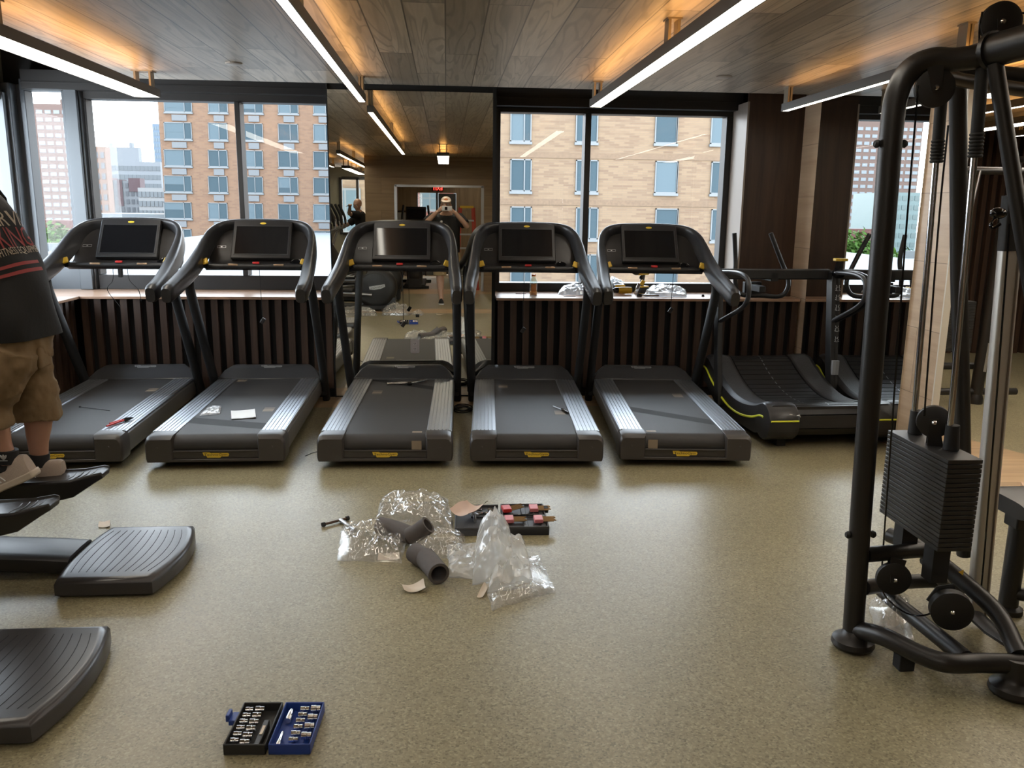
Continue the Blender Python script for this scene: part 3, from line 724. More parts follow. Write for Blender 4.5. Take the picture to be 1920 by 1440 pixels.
    for i in range(8): fs.append((i,nv+i,nv+i+1,i+1)); a = 63+i; fs.append((a,a+1,nv+a+1,nv+a))
    for j in range(7): a = j*9; fs.append((a,a+9,nv+a+9,nv+a)); a = j*9+8; fs.append((a,nv+a,nv+a+9,a+9))
    h.add(list(vs)+vs2, fs); h.b2(-.33,.33,1.44,1.52,1.092,1.128)
    obj('console_hood', h, M['hood'], t, bev=.004)
    bar = MB(); bar.tube([(-.365,1.43,1.112),(.365,1.43,1.112)], .019, 16)
    o = obj('handlebar', bar, M['black'], t)
    for s in (-1,1):
        p = MB(); p.b2(s*.165-.036,s*.165+.036,1.4095,1.425,1.118,1.131); obj('pulse_sensor', p, M['beige'], o, bev=.002)
    p = MB(); p.b2(-.024,.024,1.415,1.435,1.131,1.146); obj('stop_button', p, M['red'], t, bev=.003)
    p = MB(); p.lathe([(.036,0),(.042,.004),(.042,-.03),(.034,-.03),(.034,.002)], (.262,1.60,1.13), (0,-.55,.83), 20); obj('cup_holder', p, M['gloss'], t)
    # screen
    bl, tl = V((0,1.595,1.160)), V((0,1.792,1.442)); up = (tl-bl); hh = up.length; nrm = up.normalized().cross(V((1,0,0))); nrm = -nrm if nrm.y > 0 else nrm
    SM = frame_mat(bl+up/2, (1,0,0), up)
    if SM.to_3x3().col[2].y > 0: pass
    def pm(x, y, z): return SM @ V((x, y, z))
    zdir = 1 if (SM.to_3x3() @ V((0,0,1))).y < 0 else -1
    s_ = MB()
    for w0, w1, y0, y1, z0, z1 in ((-.219,.219,-hh/2,hh/2,-.028,.006),):
        ring = [(-.222,-hh/2),(.222,-hh/2),(.219,hh/2-.012),(.15,hh/2),(-.15,hh/2),(-.219,hh/2-.012)]
        s_.loft([[pm(x*.97,y*.97,-.035*zdir) for x,y in ring],[pm(x,y,-.022*zdir) for x,y in ring],[pm(x,y,.002*zdir) for x,y in ring],[pm(x*.985,y*.985,.008*zdir) for x,y in ring]])
    so = obj('screen', s_, M['tm_dark'], t, bev=.003)
    y0, y1 = -hh/2+.035, hh/2-.062
    d = MB(); d.add([pm(-.196,y0,.0086*zdir),pm(.196,y0,.0086*zdir),pm(.196,y1,.0086*zdir),pm(-.196,y1,.0086*zdir)], [(0,1,2,3)])
    obj('display', d, M['gloss'], so, smooth=False)
    bz = MB()
    for a,b_,c_,e_ in ((-.200,.200,y0-.006,y0),(-.200,.200,y1,y1+.006),(-.203,-.196,y0-.006,y1+.006),(.196,.203,y0-.006,y1+.006)):
        bz.prism([pm(a,c_,.007*zdir),pm(b_,c_,.007*zdir),pm(b_,e_,.007*zdir),pm(a,e_,.007*zdir)], (SM.to_3x3() @ V((0,0,zdir)))*.004)
    obj('bezel', bz, M['rim'], so, smooth=False)
    lg = MB(); lm = SM @ Matrix.Translation((0,hh/2-.034,.009*zdir)); lg.lathe([(.024,0),(.022,.002)], lm.translation, SM.to_3x3() @ V((0,0,zdir)), 24)
    for i, p in enumerate(lg.v):
        q = SM.inverted() @ p; q.y = (q.y-(hh/2-.034))*.38+(hh/2-.034); lg.v[i] = SM @ q
    lo = obj('screen_logo', lg, M['badge'], so)
    # small outlined mark on the left of the hood
    nm = MB(); cm = frame_mat((-.300,1.672,1.240),(1,0,.02),(0,.62,.78)); zz = 1 if (cm.to_3x3() @ V((0,0,1))).y < 0 else -1
    for a,b_,c_,e_ in ((-.032,.032,-.010,-.0085),(-.032,.032,.0085,.010),(-.032,-.0305,-.010,.010),(.0305,.032,-.010,.010),(-.006,.006,-.003,.003)):
        nm.prism([cm @ V((a,c_,.004*zz)),cm @ V((b_,c_,.004*zz)),cm @ V((b_,e_,.004*zz)),cm @ V((a,e_,.004*zz))], cm.to_3x3() @ V((0,0,.001*zz)))
    obj('hood_mark', nm, M['silvertxt'], t, smooth=False)
    return t
def clip_cord(t, x, z0, z1, sway=0.0):
    c = MB(); c.tube(crv([(x,1.43,z0),(x+sway,1.45,(z0+z1)/2),(x,1.47,z1)],4), .0022, 6); o = obj('safety_cord', c, M['blackm'], t)
    k = MB(); q = Matrix.Translation((x,1.47,z1-.02)) @ Matrix.Rotation(.6,4,'Y'); k.box((0,0,0),(.028,.012,.045),q); obj('clip', k, M['black'], o, bev=.003)
TM = []
TM.append(treadmill('leftmost treadmill, half hidden by the standing man, red-handled pliers lying on its right rail', (-2.342,4.97,0), R(-1.98), [(.20,1.25,0)], [], 'treadmills'))
TM.append(treadmill('second treadmill from the left, with plastic wrappers lying on its belt', (-1.383,4.957,0), R(-.86), [(.19,.62,0),(-.2,1.62,0)], [(.33,.16,.14)]))
TM.append(treadmill('middle treadmill standing in front of the column mirror', (-.374,4.928,0), R(1.07), [(-.165,1.18,0),(.19,0,1)], [(1.66,1.32,.12)]))
TM.append(treadmill('fourth treadmill from the left, with a screwdriver lying on its belt', (.547,4.897,0), R(2.74), [(-.18,1.40,0),(.19,.55,0)], []))
TM.append(treadmill('rightmost of the five treadmills, next to the curved treadmill', (1.468,4.885,0), R(4.29), [(-.2,0,1),(.17,1.08,0)], [(.62,.26,.14)]))
clip_cord(TM[1], .02, 1.10, .72); clip_cord(TM[2], .02, 1.10, .70); clip_cord(TM[3], -.03, 1.10, .66); clip_cord(TM[4], .15, 1.10, .82)
# ------------------------------------------------------------------ curved treadmill on the right
M['stripe'] = plain('lime yellow stripe', (.62,.66,.04), .4)
M['dots'] = plain('studded side tread', (.045,.045,.048), .38, bump=.9, bscale=160)
def curved_mill():
    loc = V((2.56,5.27,0)); t = thing('curved_treadmill', 'black slatted curved treadmill with lime stripes, beside the right wall mirror', 'treadmill', loc, R(2.2))
    Q = Matrix.Translation(loc) @ Matrix.Rotation(R(2.2),4,'Z'); Qi = Q.inverted()
    def L(px, py, Y): return Qi @ at(px, py, Y)
    prof = [(.00,.285),(.10,.292),(.25,.245),(.45,.215),(.65,.218),(.85,.26),(1.05,.335),(1.18,.40),(1.25,.415)]
    C = crv([(0,y,z) for y,z in prof], 6)
    # slatted belt
    b = MB(); n = 24; L_ = len(C)
    for i in range(n):
        a = C[int(i*(L_-1)/n)]; c = C[int((i+1)*(L_-1)/n)]; d = (c-a).normalized()*.004
        b.prism([(-.235,a.y+d.y,a.z+d.z),(-.235,c.y-d.y,c.z-d.z),(-.235,c.y-d.y,c.z-d.z-.02),(-.235,a.y+d.y,a.z+d.z-.02)], (.47,0,0))
    for k in range(3):   # slats wrapping the front roller
        a0, a1 = R(80-k*52), R(80-(k+1)*52+4); r = .105; o = (.055,.185)
        b.prism([(-.235,o[0]-r*math.cos(R(90)-a0)*0-r*math.cos(a0)*-0-math.sin(R(90)-a0)*0-(r*math.cos(a0)),o[1]+r*math.sin(a0)),(-.235,o[0]-r*math.cos(a1),o[1]+r*math.sin(a1)),(-.235,o[0]-(r-.02)*math.cos(a1),o[1]+(r-.02)*math.sin(a1)),(-.235,o[0]-(r-.02)*math.cos(a0),o[1]+(r-.02)*math.sin(a0))], (.47,0,0))
    b.b2(-.23,.23,.04,1.2,.12,.19)
    b.mat(1)
    for i in range(2, L_-1, 2):
        a, c = C[i], C[i+1]; b.add([(-.004,a.y,a.z+.0015),(.004,a.y,a.z+.0015),(.004,c.y,c.z+.0015),(-.004,c.y,c.z+.0015)], [(0,1,2,3)])
    obj('slat_belt', b, [M['black'], M['tm_rail']], t, smooth=False)
    for s in (-1,1):
        d = MB(); rings = []
        for p in C:
            z = p.z; rings.append([(s*.245,p.y,z+.004),(s*.30,p.y,z+.012),(s*.40,p.y,z+.012),(s*.432,p.y,z-.005),(s*.44,p.y,z-.05),(s*.44,p.y,max(.06,z-.20)),(s*.25,p.y,max(.06,z-.20))])
        d.loft(rings); obj('side_deck', d, M['tm_dark'], t, ang=45)
        g = MB(); rings = []
        for p in C[5:-3]: rings.append([(s*.262,p.y,p.z+.008),(s*.300,p.y,p.z+.0145),(s*.392,p.y,p.z+.0145)])
        g.loft(rings, caps=False, closed=False); obj('studded_tread', g, M['dots'], t)
        w = MB(); w.tube([p+V((s*.443,0,-.085)) for p in C[3:]], .008, 6); obj('lime_stripe', w, M['stripe'], t)
        w = MB(); w.lathe([(.0,0),(.118,.0),(.125,.012),(.125,.195),(.118,.206),(0,.206)], (s*.445,.055,.178), (-s,0,0), 32); o = obj('roller_end', w, M['tm_dark'], t)
        q = MB(); q.tube([(s*.44+(-s)*k, .055-.1262, .205) for k in (.0,.19)], .006, 6); obj('roller_stripe', q, M['stripe'], o)
        f = MB(); f.b2(s*.30-.03,s*.30+.03,.06,.14,0,.07); obj('foot', f, M['blackm'], t); f = MB(); f.b2(s*.30-.03,s*.30+.03,1.05,1.12,0,.2); obj('foot', f, M['blackm'], t)
    # uprights with their handles
    for s, px0, px1 in ((-1,None,None),(1,None,None)):
        x = s*.452
        u = MB(); u.tube([(x,.86,.10),(x,.93,.45),(x,1.02,1.10)], .022, 8, True, rb=.05, ref=(1,0,0), pw=5); o = obj('upright', u, M['black'], t, bev=.003)
        h = MB(); xo = s*.432
        h.tube(crv([(x,1.02,1.10),(xo,.80,1.115),(xo,.62,1.115),(xo,.50,1.085),(xo,.47,1.0),(xo,.50,.93),(xo,.62,.86),(x,.93,.74)],6), .0165, 12); obj('side_handle', h, M['rim'], t)
        if s > 0:
            st = MB(); st.b2(x-.016,x+.016,.842,.87,.33,.44, Matrix.Identity(4)); obj('warning_sticker', st, plain('grey sticker', (.30,.31,.33), .5), t)
            tx = MB(); q = frame_mat((x,.905,.80),(0,.14,1),(-1,0,0)); zz = 1 if (q.to_3x3() @ V((0,0,1))).y < 0 else -1
            for i, a in enumerate((-.22,-.14,-.06,.02,.10,.17)): tx.tube([q @ V((a,-.008,.006*zz)), q @ V((a+.004,.009,.006*zz)), q @ V((a+.012,-.003,.006*zz)), q @ V((a+.018,.005,.006*zz)), q @ V((a+.026,-.005,.006*zz)), q @ V((a+.04+.004*(i%2),.001,.006*zz))], .0020, 5)
            obj('white_script', tx, M['silvertxt'], t)
    # cross bar, lever hub and push grips
    c = MB(); c.b2(-.45,.45,1.03,1.07,1.045,1.125); o = obj('cross_bar', c, M['black'], t, bev=.01)
    k = MB(); k.lathe([(0,0),(.035,0),(.037,.01),(.037,.05),(0,.05)], (.46,.97,1.10), (0,-1,0), 20); k.tube([(.452,.95,1.12),(.452,.93,1.20)],[.02,.014],8); obj('lever_hub', k, M['gloss'], t)
    k = MB(); k.box((.452,.925,1.205),(.075,.05,.022)); obj('lever_tab', k, M['yellow'], t, bev=.005)
    g = MB(); pts = [L(1445,437,6.6),L(1463,485,6.6),L(1478,525,6.58),L(1473,548,6.56),L(1458,556,6.54),L(1430,554,6.52),L(1395,553,6.52),L(1382,545,6.54),L(1378,520,6.56),L(1379,485,6.6),L(1377,437,6.6)]
    g.tube(crv(pts,6), .0185, 12); obj('push_grips', g, M['black'], t)
    g = MB(); m = L(1410,540,6.56); g.box(m,(.14,.05,.10)); g.box(L(1418,540,6.45),(.05,.25,.05)); g.b2(-.03,.03,1.03,1.32,1.03,1.10); obj('grip_mount', g, M['blackm'], t, bev=.005)
    q = MB(); p = V((-.27,-.072,.243)); q.tube([p, p+V((.02,0,.004)), p+V((.028,0,-.01))], .003, 5); q.tube([p+V((-.05,0,.01)), p+V((-.03,0,.008))], .003, 5); obj('runner_mark', q, M['silvertxt'], t)
    return t
curved_mill()
# ------------------------------------------------------------------ cable machine in the right foreground
M['frame_blk'] = plain('black powder coated steel', (.014,.0125,.012), .38, bump=.08, bscale=700)
M['pulley'] = plain('pulley plastic', (.015,.0145,.0145), .5)
M['plate'] = plain('weight plate', (.020,.0195,.0195), .42, bump=.05, bscale=500)
def cable_machine():
    loc = V((1.72,2.65,0)); t = thing('cable_machine', 'black cable machine with a weight stack in the right foreground', 'exercise machine', loc)
    def A(px, py, Y): return at(px, py, Y)-loc
    def Fz(px, py, z): return flat(px, py, z)-loc
    YP = 2.70
    # main post bending into the top tube
    m = MB(); P = [A(1599,1190,YP),A(1616,940,YP),A(1638,650,YP),A(1659,400,YP),A(1672,240,YP),A(1683,172,YP),A(1708,130,YP),A(1748,112,YP-.01),A(1790,112,YP-.03),A(1850,104,YP-.07)]
    m.tube(crv(P,6), .0365, 18); post = obj('main_post', m, M['frame_blk'], t)
    for px, py in ((1593,1003),(1634,1002),(1647,270),(1692,270)):
        k = MB(); q = A(px,py,YP-.002); k.lathe([(0,0),(.012,0),(.014,.006),(.009,.014),(0,.014)], q, (-1 if px in (1593,1647) else 1,0,.1), 10)
        obj('bolt', k, M['blackm'], post)
    m = MB(); m.lathe([(.05,0),(.055,.006),(.07,.008),(.076,.018),(.072,.035),(.045,.052),(.037,.07)], Fz(1598,1213,0), (0,0,1), 28); obj('foot', m, M['frame_blk'], t)
    m = MB(); fo = Fz(1898,1302,0); m.lathe([(.05,0),(.055,.006),(.07,.008),(.076,.018),(.072,.035),(.045,.052),(.037,.07),(.037,.13)], fo, (0,0,1), 28); obj('foot', m, M['frame_blk'], t)
    # top: thinner tube, hub and struts
    m = MB(); m.tube([A(1800,112,YP-.03),A(1862,95,YP-.1)], .026, 16); m.tube([A(1862,95,YP-.1),A(1990,60,YP-.3)], .050, 20)
    m.tube([A(1858,96,YP-.095),A(1866,94,YP-.11)], .058, 20); obj('top_hub', m, M['frame_blk'], t)
    m = MB(); m.tube([A(1866,120,2.58),A(1888,260,2.55),A(1922,470,2.5),A(1960,700,2.45)], .024, 14); obj('front_strut', m, M['frame_blk'], t)
    m = MB(); m.tube(crv([A(1796,130,2.95),A(1797,300,3.0),A(1798,520,3.04),A(1802,680,3.06),A(1806,900,3.08),A(1808,1040,3.1)],4), .030, 14); obj('rear_post', m, M['frame_blk'], t)
    m = MB(); m.tube([A(1700,125,2.72),A(1800,150,2.86),A(1960,175,2.86)], .024, 12); m.tube([A(1800,132,2.95),A(1970,150,2.9)], .03, 12); obj('top_rail', m, M['frame_blk'], t)
    # base tubes
    m = MB(); m.tube(crv([A(1606,1180,2.69),Fz(1660,1195,.105),Fz(1720,1225,.10),Fz(1775,1243,.10),Fz(1840,1243,.10),fo+V((.02,.0,.11))],6), .0325, 16); obj('base_tube', m, M['frame_blk'], t)
    m = MB(); m.tube(crv([A(1668,1003,2.98),A(1690,1012,2.93),A(1735,1035,2.84),A(1800,1085,2.70),A(1870,1150,2.54),fo+V((.02,.02,.13))],6), .030, 16); obj('stack_tube', m, M['frame_blk'], t)
    m = MB(); m.tube([A(1622,1040,2.70),A(1738,1030,2.80)], .028, 16); obj('cross_tube', m, M['frame_blk'], t)
    m = MB(); m.tube(crv([A(1618,1102,2.72),A(1690,1092,2.95),A(1760,1090,3.02),A(1800,1105,3.05)],5), .028, 14); m.tube([A(1735,1050,2.9),A(1790,1120,3.0)], .022, 10); obj('rear_tube', m, M['frame_blk'], t)
    m = MB(); m.tube(crv([A(1648,1100,2.95),A(1680,1130,2.84),A(1730,1170,2.70),A(1812,1236,2.44)],5), .030, 14); obj('lower_brace', m, M['frame_blk'], t)
    m = MB(); a, b, c, d = A(1826,1152,2.75),A(1856,1150,2.75),A(1905,1212,2.5),A(1880,1200,2.5); m.tube([a,(a+c)/2+V((0,0,-.01)),c],.016,10,True,rb=.035); obj('gusset', m, M['frame_blk'], t)
    q = Fz(1695,1238,.03); m = MB(); m.box(q+V((0,0,.0)),(.055,.05,.06)); obj('bumper_foot', m, M['blackm'], t, bev=.004)
    # weight stack
    x0, x1, y0, y1, z0, z1 = 1.637-loc.x, 1.757-loc.x, 2.515-loc.y, 2.90-loc.y, .443, .765
    n = 20; dz = (z1-z0)/n
    for i in range(n):
        p = MB(); p.b2(x0,x1,y0,y1,z0+i*dz,z0+(i+1)*dz-.0022)
        for k in (1,): p.b2(x0-.0015,x0+.004,y1-.015,y1-.006,z0+i*dz+.004,z0+i*dz+.010)
        obj('weight_plate', p, M['plate'], t, bev=.0012, seg=1)
    r1, r2 = Fz(1716,812,.765), Fz(1783,842,.765)
    tops = (A(1768,150,r1.y+loc.y), A(1842,128,r2.y+loc.y))
    for b_, tp, sl in ((r1,tops[0],.52),(r2,tops[1],.50)):
        m = MB(); m.cyl(b_+V((0,0,-.32)), tp, .0105, n=16); o = obj('guide_rod', m, M['chrome'], t)
        d = (tp-b_); L_ = d.length; d.normalize()
        m = MB(); m.tube([b_, b_+d*.085], [.026,.022], 12); obj('rod_collar', m, M['blackm'], t); m = MB(); s0 = tp-d*.27
        rib = []
        for i in range(7): rib += [(.019,i*.011),(.0225,i*.011+.004),(.0225,i*.011+.007),(.019,i*.011+.0105)]
        m.lathe(rib+[(.0195,.079),(.0195,(tp-s0).length)], s0, d, 16); obj('rod_sleeve', m, M['blackm'], t)
    for y in (.10,-.10):
        m = MB(); m.b2((x0+x1)/2-.03,(x0+x1)/2+.03,(y0+y1)/2+y-.03,(y0+y1)/2+y+.03,.30 if y < 0 else .34,z0)
        obj('stack_support', m, M['blackm'], t)
    # pulleys
    def pulley(c, r, axis, th=.028, name='pulley', br=None):
        m = MB(); m.lathe([(0,-th/2),(r*.86,-th/2),(r,-th/2+.004),(r*.96,-.003),(r*.96,.003),(r,th/2-.004),(r*.86,th/2),(0,th/2)], c, axis, 36); o = obj(name, m, M['pulley'], t)
        ax = V(axis).normalized(); b = MB(); s = -1 if ax.y > 0 else 1
        b.lathe([(0,0),(.008,0),(.0085,.004),(.005,.009),(0,.0095)], c+ax*s*(th/2+(.006 if br else 0)), ax*s, 12); obj('axle_bolt', b, M['chrome'], o)
        if br:
            k = MB(); d = (br-c); u = d.normalized(); w = u.cross(ax).normalized()
            for e in (-1,1): k.prism([c+ax*e*(th/2+.002)+w*.014-u*.012, c+ax*e*(th/2+.002)-w*.014-u*.012, br+ax*e*(th/2+.002)-w*.028, br+ax*e*(th/2+.002)+w*.028], ax*e*.004)
            obj('bracket', k, M['frame_blk'], o)
        return o
    pulley(A(1876,42,2.62), .060, (.22,1,.05), br=A(1885,100,2.62))
    pulley(A(1752,165,2.68), .060, (.22,1,.05), br=A(1750,110,2.68))
    pulley(A(1751,790,2.70), .056, (.45,1,0), br=A(1752,845,2.70))
    pulley(A(1675,1084,2.70), .060, (.22,1,0), br=A(1682,1044,2.72))
    pulley(A(1783,1143,2.56), .069, (.35,1,0), th=.045, name='cam_wheel')
    m = MB(); m.tube([A(1742,1128,2.62),A(1760,1104,2.62),A(1790,1100,2.60)], .012, 8); m.tube([A(1775,1130,2.66),A(1790,1138,2.62)],.05,20); obj('cam_housing', m, M['blackm'], t)
    # cables
    for pts in ([A(1722,160,2.68),A(1700,420,2.70),A(1678,720,2.72),A(1658,1000,2.74),A(1652,1085,2.76)], [A(1838,1120,2.76),A(1848,1010,2.72),A(1872,700,2.70),A(1893,420,2.66)], [A(1652,1085,2.76),A(1660,1118,2.75),A(1700,1150,2.68),A(1740,1152,2.60),A(1768,1128,2.56)], [A(1842,22,2.62),A(1836,60,2.64),A(1838,110,2.64)], [A(1912,24,2.62),A(1990,26,2.5)], [A(1778,235,2.68),A(1760,420,2.69),A(1733,780,2.70)]):
        m = MB(); m.tube(crv(pts,5), .0032, 8); obj('cable', m, M['gloss'], t)
    # aluminium column with its black head
    m = MB(); a, b = A(1831,1155,2.84), A(1893,470,2.84)
    m.tube([a, b], .036, 24, True, rb=.022, ref=(1,0,0), pw=5); col = obj('column', m, plain('anodised column', (.50,.48,.45), .42, .55), t)
    m = MB(); m.tube([a+V((.02,-.022,.0)), b+V((.02,-.022,0))], .004, 8); obj('column_groove', m, plain('brown groove', (.13,.10,.08), .4), col)
    m = MB(); d = (b-a).normalized(); m.tube([b, b+d*.19], [.036,.036], 20, True, rb=.026, ref=(1,0,0), pw=5); m.tube([b+d*.19, b+d*.30], .014, 12); m.lathe([(.02,-.01),(.024,0),(.02,.01)], b+d*.31, (0,0,1), 14)
    obj('column_head', m, M['blackm'], t)
    m = MB(); m.ell(A(1872,400,2.80), (.03,.02,.02)); m.tube(crv([A(1868,408,2.8),A(1858,420,2.79),A(1860,428,2.79),A(1876,420,2.79)],4), .005, 8); obj('cable_hook', m, M['gloss'], t)
    w = MB(); q = A(1798+2,1028,2.60); n_ = V((-.3,-1,.5)).normalized(); mm = frame_mat(A(1803,1072,2.66),(.7,-.3,-.5),(.3,.1,.6)); 
    w.prism([mm @ V((-.010,-.008,.004)), mm @ V((.010,-.008,.004)), mm @ V((0,.010,.004))], mm.to_3x3() @ V((0,0,.001))); obj('warning_triangle', w, M['yellow'], t, smooth=False)
    return t
cable_machine()
# bench beside it
def bench():
    loc = V((2.45,2.95,0)); t = thing('padded_bench', 'black padded bench at the right edge, behind the silver column', 'bench', loc)
    p = MB(); p.tube([(-.30,-.02,.455),(-.24,-.02,.455),(.5,-.02,.455)], [.13,.15,.15], 24, True, rb=.032, ref=(0,1,0), pw=4); obj('pad', p, M['tm_dark'], t)
    p = MB(); p.b2(-.26,.45,-.06,.02,.36,.42); obj('rail', p, M['frame_blk'], t, bev=.006)
    for x in (-.22,.40):
        p = MB(); p.cyl((x,-.02,0),(x,-.02,.37),.036); p.lathe([(.055,0),(.055,.02),(.036,.03)], (x,-.02,0)); obj('leg', p, M['frame_blk'], t)
    p = MB(); p.tube(crv([(-.22,-.02,.08),(.0,-.2,.12),(.25,-.35,.14)],4), .026, 12); obj('brace', p, M['frame_blk'], t)
bench()
# a similar machine in the room beyond the opening
def far_machine(name, label, x, y):
    t = thing(name, label, 'exercise machine', (x,y,0))
    p = MB(); p.tube([(0,0,.01),(.03,0,.9),(.06,0,1.55)], .05, 14); p.lathe([(.06,0),(.06,.05),(.05,.08)], (0,0,0)); obj('post', p, M['frame_blk'], t)
    p = MB(); p.tube([(.01,-.052,.28),(.022,-.052,.52)], .028, 4, ref=(0,1,0), rb=.004); obj('instruction_label', p, plain('white label', (.5,.52,.5), .5), t)
    p = MB()
    for i in range(18): p.b2(-.36,-.08,.02,.14,.44+i*.023,.461+i*.023)
    obj('weight_stack', p, M['plate'], t)
    p = MB(); p.cyl((-.27,.08,.85),(-.15,.08,1.9),.012); obj('guide_rod', p, M['steel'], t)
    p = MB(); p.tube([(-.35,.1,.30),(.1,.1,.30)],.03); p.tube([(-.4,.0,.10),(.35,.0,.10)],.03); p.cyl((-.32,.1,.0),(-.32,.1,.44),.03); p.tube([(-.35,.1,1.9),(.3,.1,1.9)],.03); p.cyl((.25,.1,0),(.25,.1,1.9),.03); obj('base_frame', p, M['frame_blk'], t)
    p = MB(); p.lathe([(.07,0),(.07,.03)], (-.33,.02,.93), (0,1,0)); obj('pulley', p, M['pulley'], t)
    return t
far_machine('cable_machine', 'cable machine with a white label on its post, beyond the opening at right', 4.43, 6.55)
far_machine('cable_machine', 'farther black exercise machine at the right edge, in the next room', 5.6, 6.9)
b = MB(); b.box((0,0,.012),(.20,.07,.024)); o = obj('wood_block', b, plain('raw pine', (.60,.42,.30), .6)); o.location = (3.42,4.36,0); o.rotation_euler = (0,0,-.5); tag(o, 'small raw wooden block lying on the tan floor beyond the opening', 'wood block')
# ------------------------------------------------------------------ ellipticals and step platforms at the left
M['step'] = plain('step platform plastic', (.040,.037,.038), .29, bump=.05, bscale=500)
M['logo'] = plain('pale maker print', (.55,.56,.57), .4)
def platform(mb, grooves, x0, x1, y0, y1, z0, z1, bow=.05, tap=.03):
    """rounded pad with bowed long sides; grooves go into a second mesh"""
    def outline(ins, z):
        pts = []; n = 12
        for i in range(n+1):
            v = i/n; y = y0+ins+(y1-y0-2*ins)*v; pts.append(V((x1-ins+bow*(1-(2*v-1)**2)-tap*(1-v)*0, y, z)))
        for i in range(n+1):
            v = 1-i/n; y = y0+ins+(y1-y0-2*ins)*v; pts.append(V((x0+ins-bow*.6*(1-(2*v-1)**2), y, z)))
        return pts
    mb.loft([outline(.02,z0), outline(.0,z0+.015), outline(.0,z1-.022), outline(.006,z1-.008), outline(.02,z1-.001), outline(.03,z1)])
    for i in range(11):
        u = .10+.80*i/10; x = x0+(x1-x0)*u; b = bow*(u*1.6-.6)*.9
        pts = [(x+b*(1-(2*v-1)**2), y0+.07+(y1-y0-.14)*v, z1+.0004) for v in [k/10 for k in range(11)]]
        grooves.tube(pts, .0013, 5, rb=.0008, ref=(1,0,0))
def elliptical(label, y, kind, xf=-1.2, ped=((-.33,.20),(-.33,-.21)), pz=(.36,.36), rz=0.0):
    """kind 'step': platform at its right end; kind 'drum': round flywheel housing at its right end. The machine faces left (-x)."""
    t = thing('elliptical_trainer', label, 'elliptical', (xf,y,0), rz, 'row of ellipticals')
    if kind == 'step':
        b = MB(); g = MB(); platform(b, g, -.375, .005, -.205, .385, .0, .082)
        p = obj('rear_platform', b, M['step'], t, ang=50); obj('platform_grooves', g, M['blackm'], p)
        b = MB(); b.tube(crv([(-.40,.10,.052),(-.6,.10,.066),(-1.0,.08,.085),(-1.65,0,.09)],5), .042, 16, True, rb=.125, ref=(0,0,1), pw=4); obj('base_beam', b, M['tm_dark'], t)
        for i, (dx, dy) in enumerate(ped):
            b = MB(); g = MB(); z = pz[i]; rings = []
            for k, (x, w, zz, th) in enumerate(((0,.05,.03,.02),(-.03,.075,.028,.035),(-.12,.092,.008,.075),(-.30,.095,0,.11),(-.50,.075,.01,.10))):
                rings.append([(dx+x,dy-w,z+zz),(dx+x,dy-w*.9,z+zz+.012),(dx+x,dy-w*.75,z+zz),(dx+x,dy+w*.75,z+zz),(dx+x,dy+w*.9,z+zz+.012),(dx+x,dy+w,z+zz),(dx+x,dy+w*.7,z+zz-th),(dx+x,dy-w*.7,z+zz-th)])
            b.loft(rings)
            for k in range(9): g.tube([(dx-.06-.03*k,dy-.055,z+.022-.0025*k*2.2),(dx-.05-.03*k,dy,z+.024-.0025*k*2.2),(dx-.06-.03*k,dy+.055,z+.022-.0025*k*2.2)], .0025, 5)
            p = obj('pedal', b, M['tm_dark'], t, bev=.004); obj('pedal_ribs', g, M['rim'], p)
            b = MB(); b.tube([(dx-.4,dy,z-.06),(dx-.9,dy,z-.12),(-1.55,dy,.30)], .028, 12); obj('pedal_arm', b, M['steel'], t)
        hx = -1.55
    else:
        b = MB(); rings = []
        b.lathe([(0,-.15),(.24,-.15),(.30,-.13),(.325,-.08),(.325,.08),(.30,.13),(.24,.15),(0,.15)], (.0,0,.345), (0,1,0), 40); b.b2(-.30,.30,-.13,.13,.03,.20)
        h = obj('flywheel_housing', b, M['black'], t, ang=50)
        q = frame_mat((.03,.152,.36),(-.97,0,-.16),(-.16,0,.97)); k = MB(); k.prism([q @ V(p_) for p_ in ((-.12,.03,0),(.12,.03,0),(.12,-.012,0),(.05,-.03,0),(-.05,-.03,0),(-.12,-.01,0))], (0,.002,0)); k2 = MB(); k2.text('TechnoGym', .042, q @ Matrix.Translation((0,.002,.003)))
        o = obj('housing_badge', k, M['logo'], h, smooth=False); obj('lettering', k2, M['ink'], o, smooth=False)
        r = MB(); r.tube([(.235*math.cos(a*PI/16), .151, .345+.235*math.sin(a*PI/16)) for a in range(4,18)], .004, 6); obj('housing_rib', r, M['rim'], h)
        b = MB(); b.b2(-1.25,.22,-.20,.20,.02,.085); b.b2(-1.25,-1.15,-.30,.30,.0,.06); b.b2(.1,.2,-.28,.28,0,.05); obj('base_beam', b, M['blackm'], t, bev=.01)
        for s, z in ((1,.30),(-1,.46)):
            b = MB(); b.tube([(-.05,s*.19,.345+(z-.38)*1.2),(-.5,s*.19,z-.02),(-1.12,s*.19,.17)], .024, 12); obj('pedal_arm', b, M['steel'], t)
            b = MB(); b.b2(-.72,-.34,s*.19-.08,s*.19+.08,z,z+.04); obj('pedal', b, M['tm_dark'], t, bev=.01)
        hx = -1.1
    b = MB(); b.tube(crv([(hx,0,.06),(hx+.02,0,.7),(hx+.10,0,1.25)],5), .05, 14); obj('upright', b, M['black'], t)
    c = MB(); c.box((0,0,0),(.05,.42,.34), Matrix.Translation((hx+.12,0,1.42)) @ Matrix.Rotation(-.5,4,'Y')); co = obj('console', c, M['tm_dark'], t, bev=.012)
    d = MB(); d.box((.027,0,.0),(.004,.36,.22), Matrix.Translation((hx+.12,0,1.42)) @ Matrix.Rotation(-.5,4,'Y')); obj('display', d, M['gloss'], co)
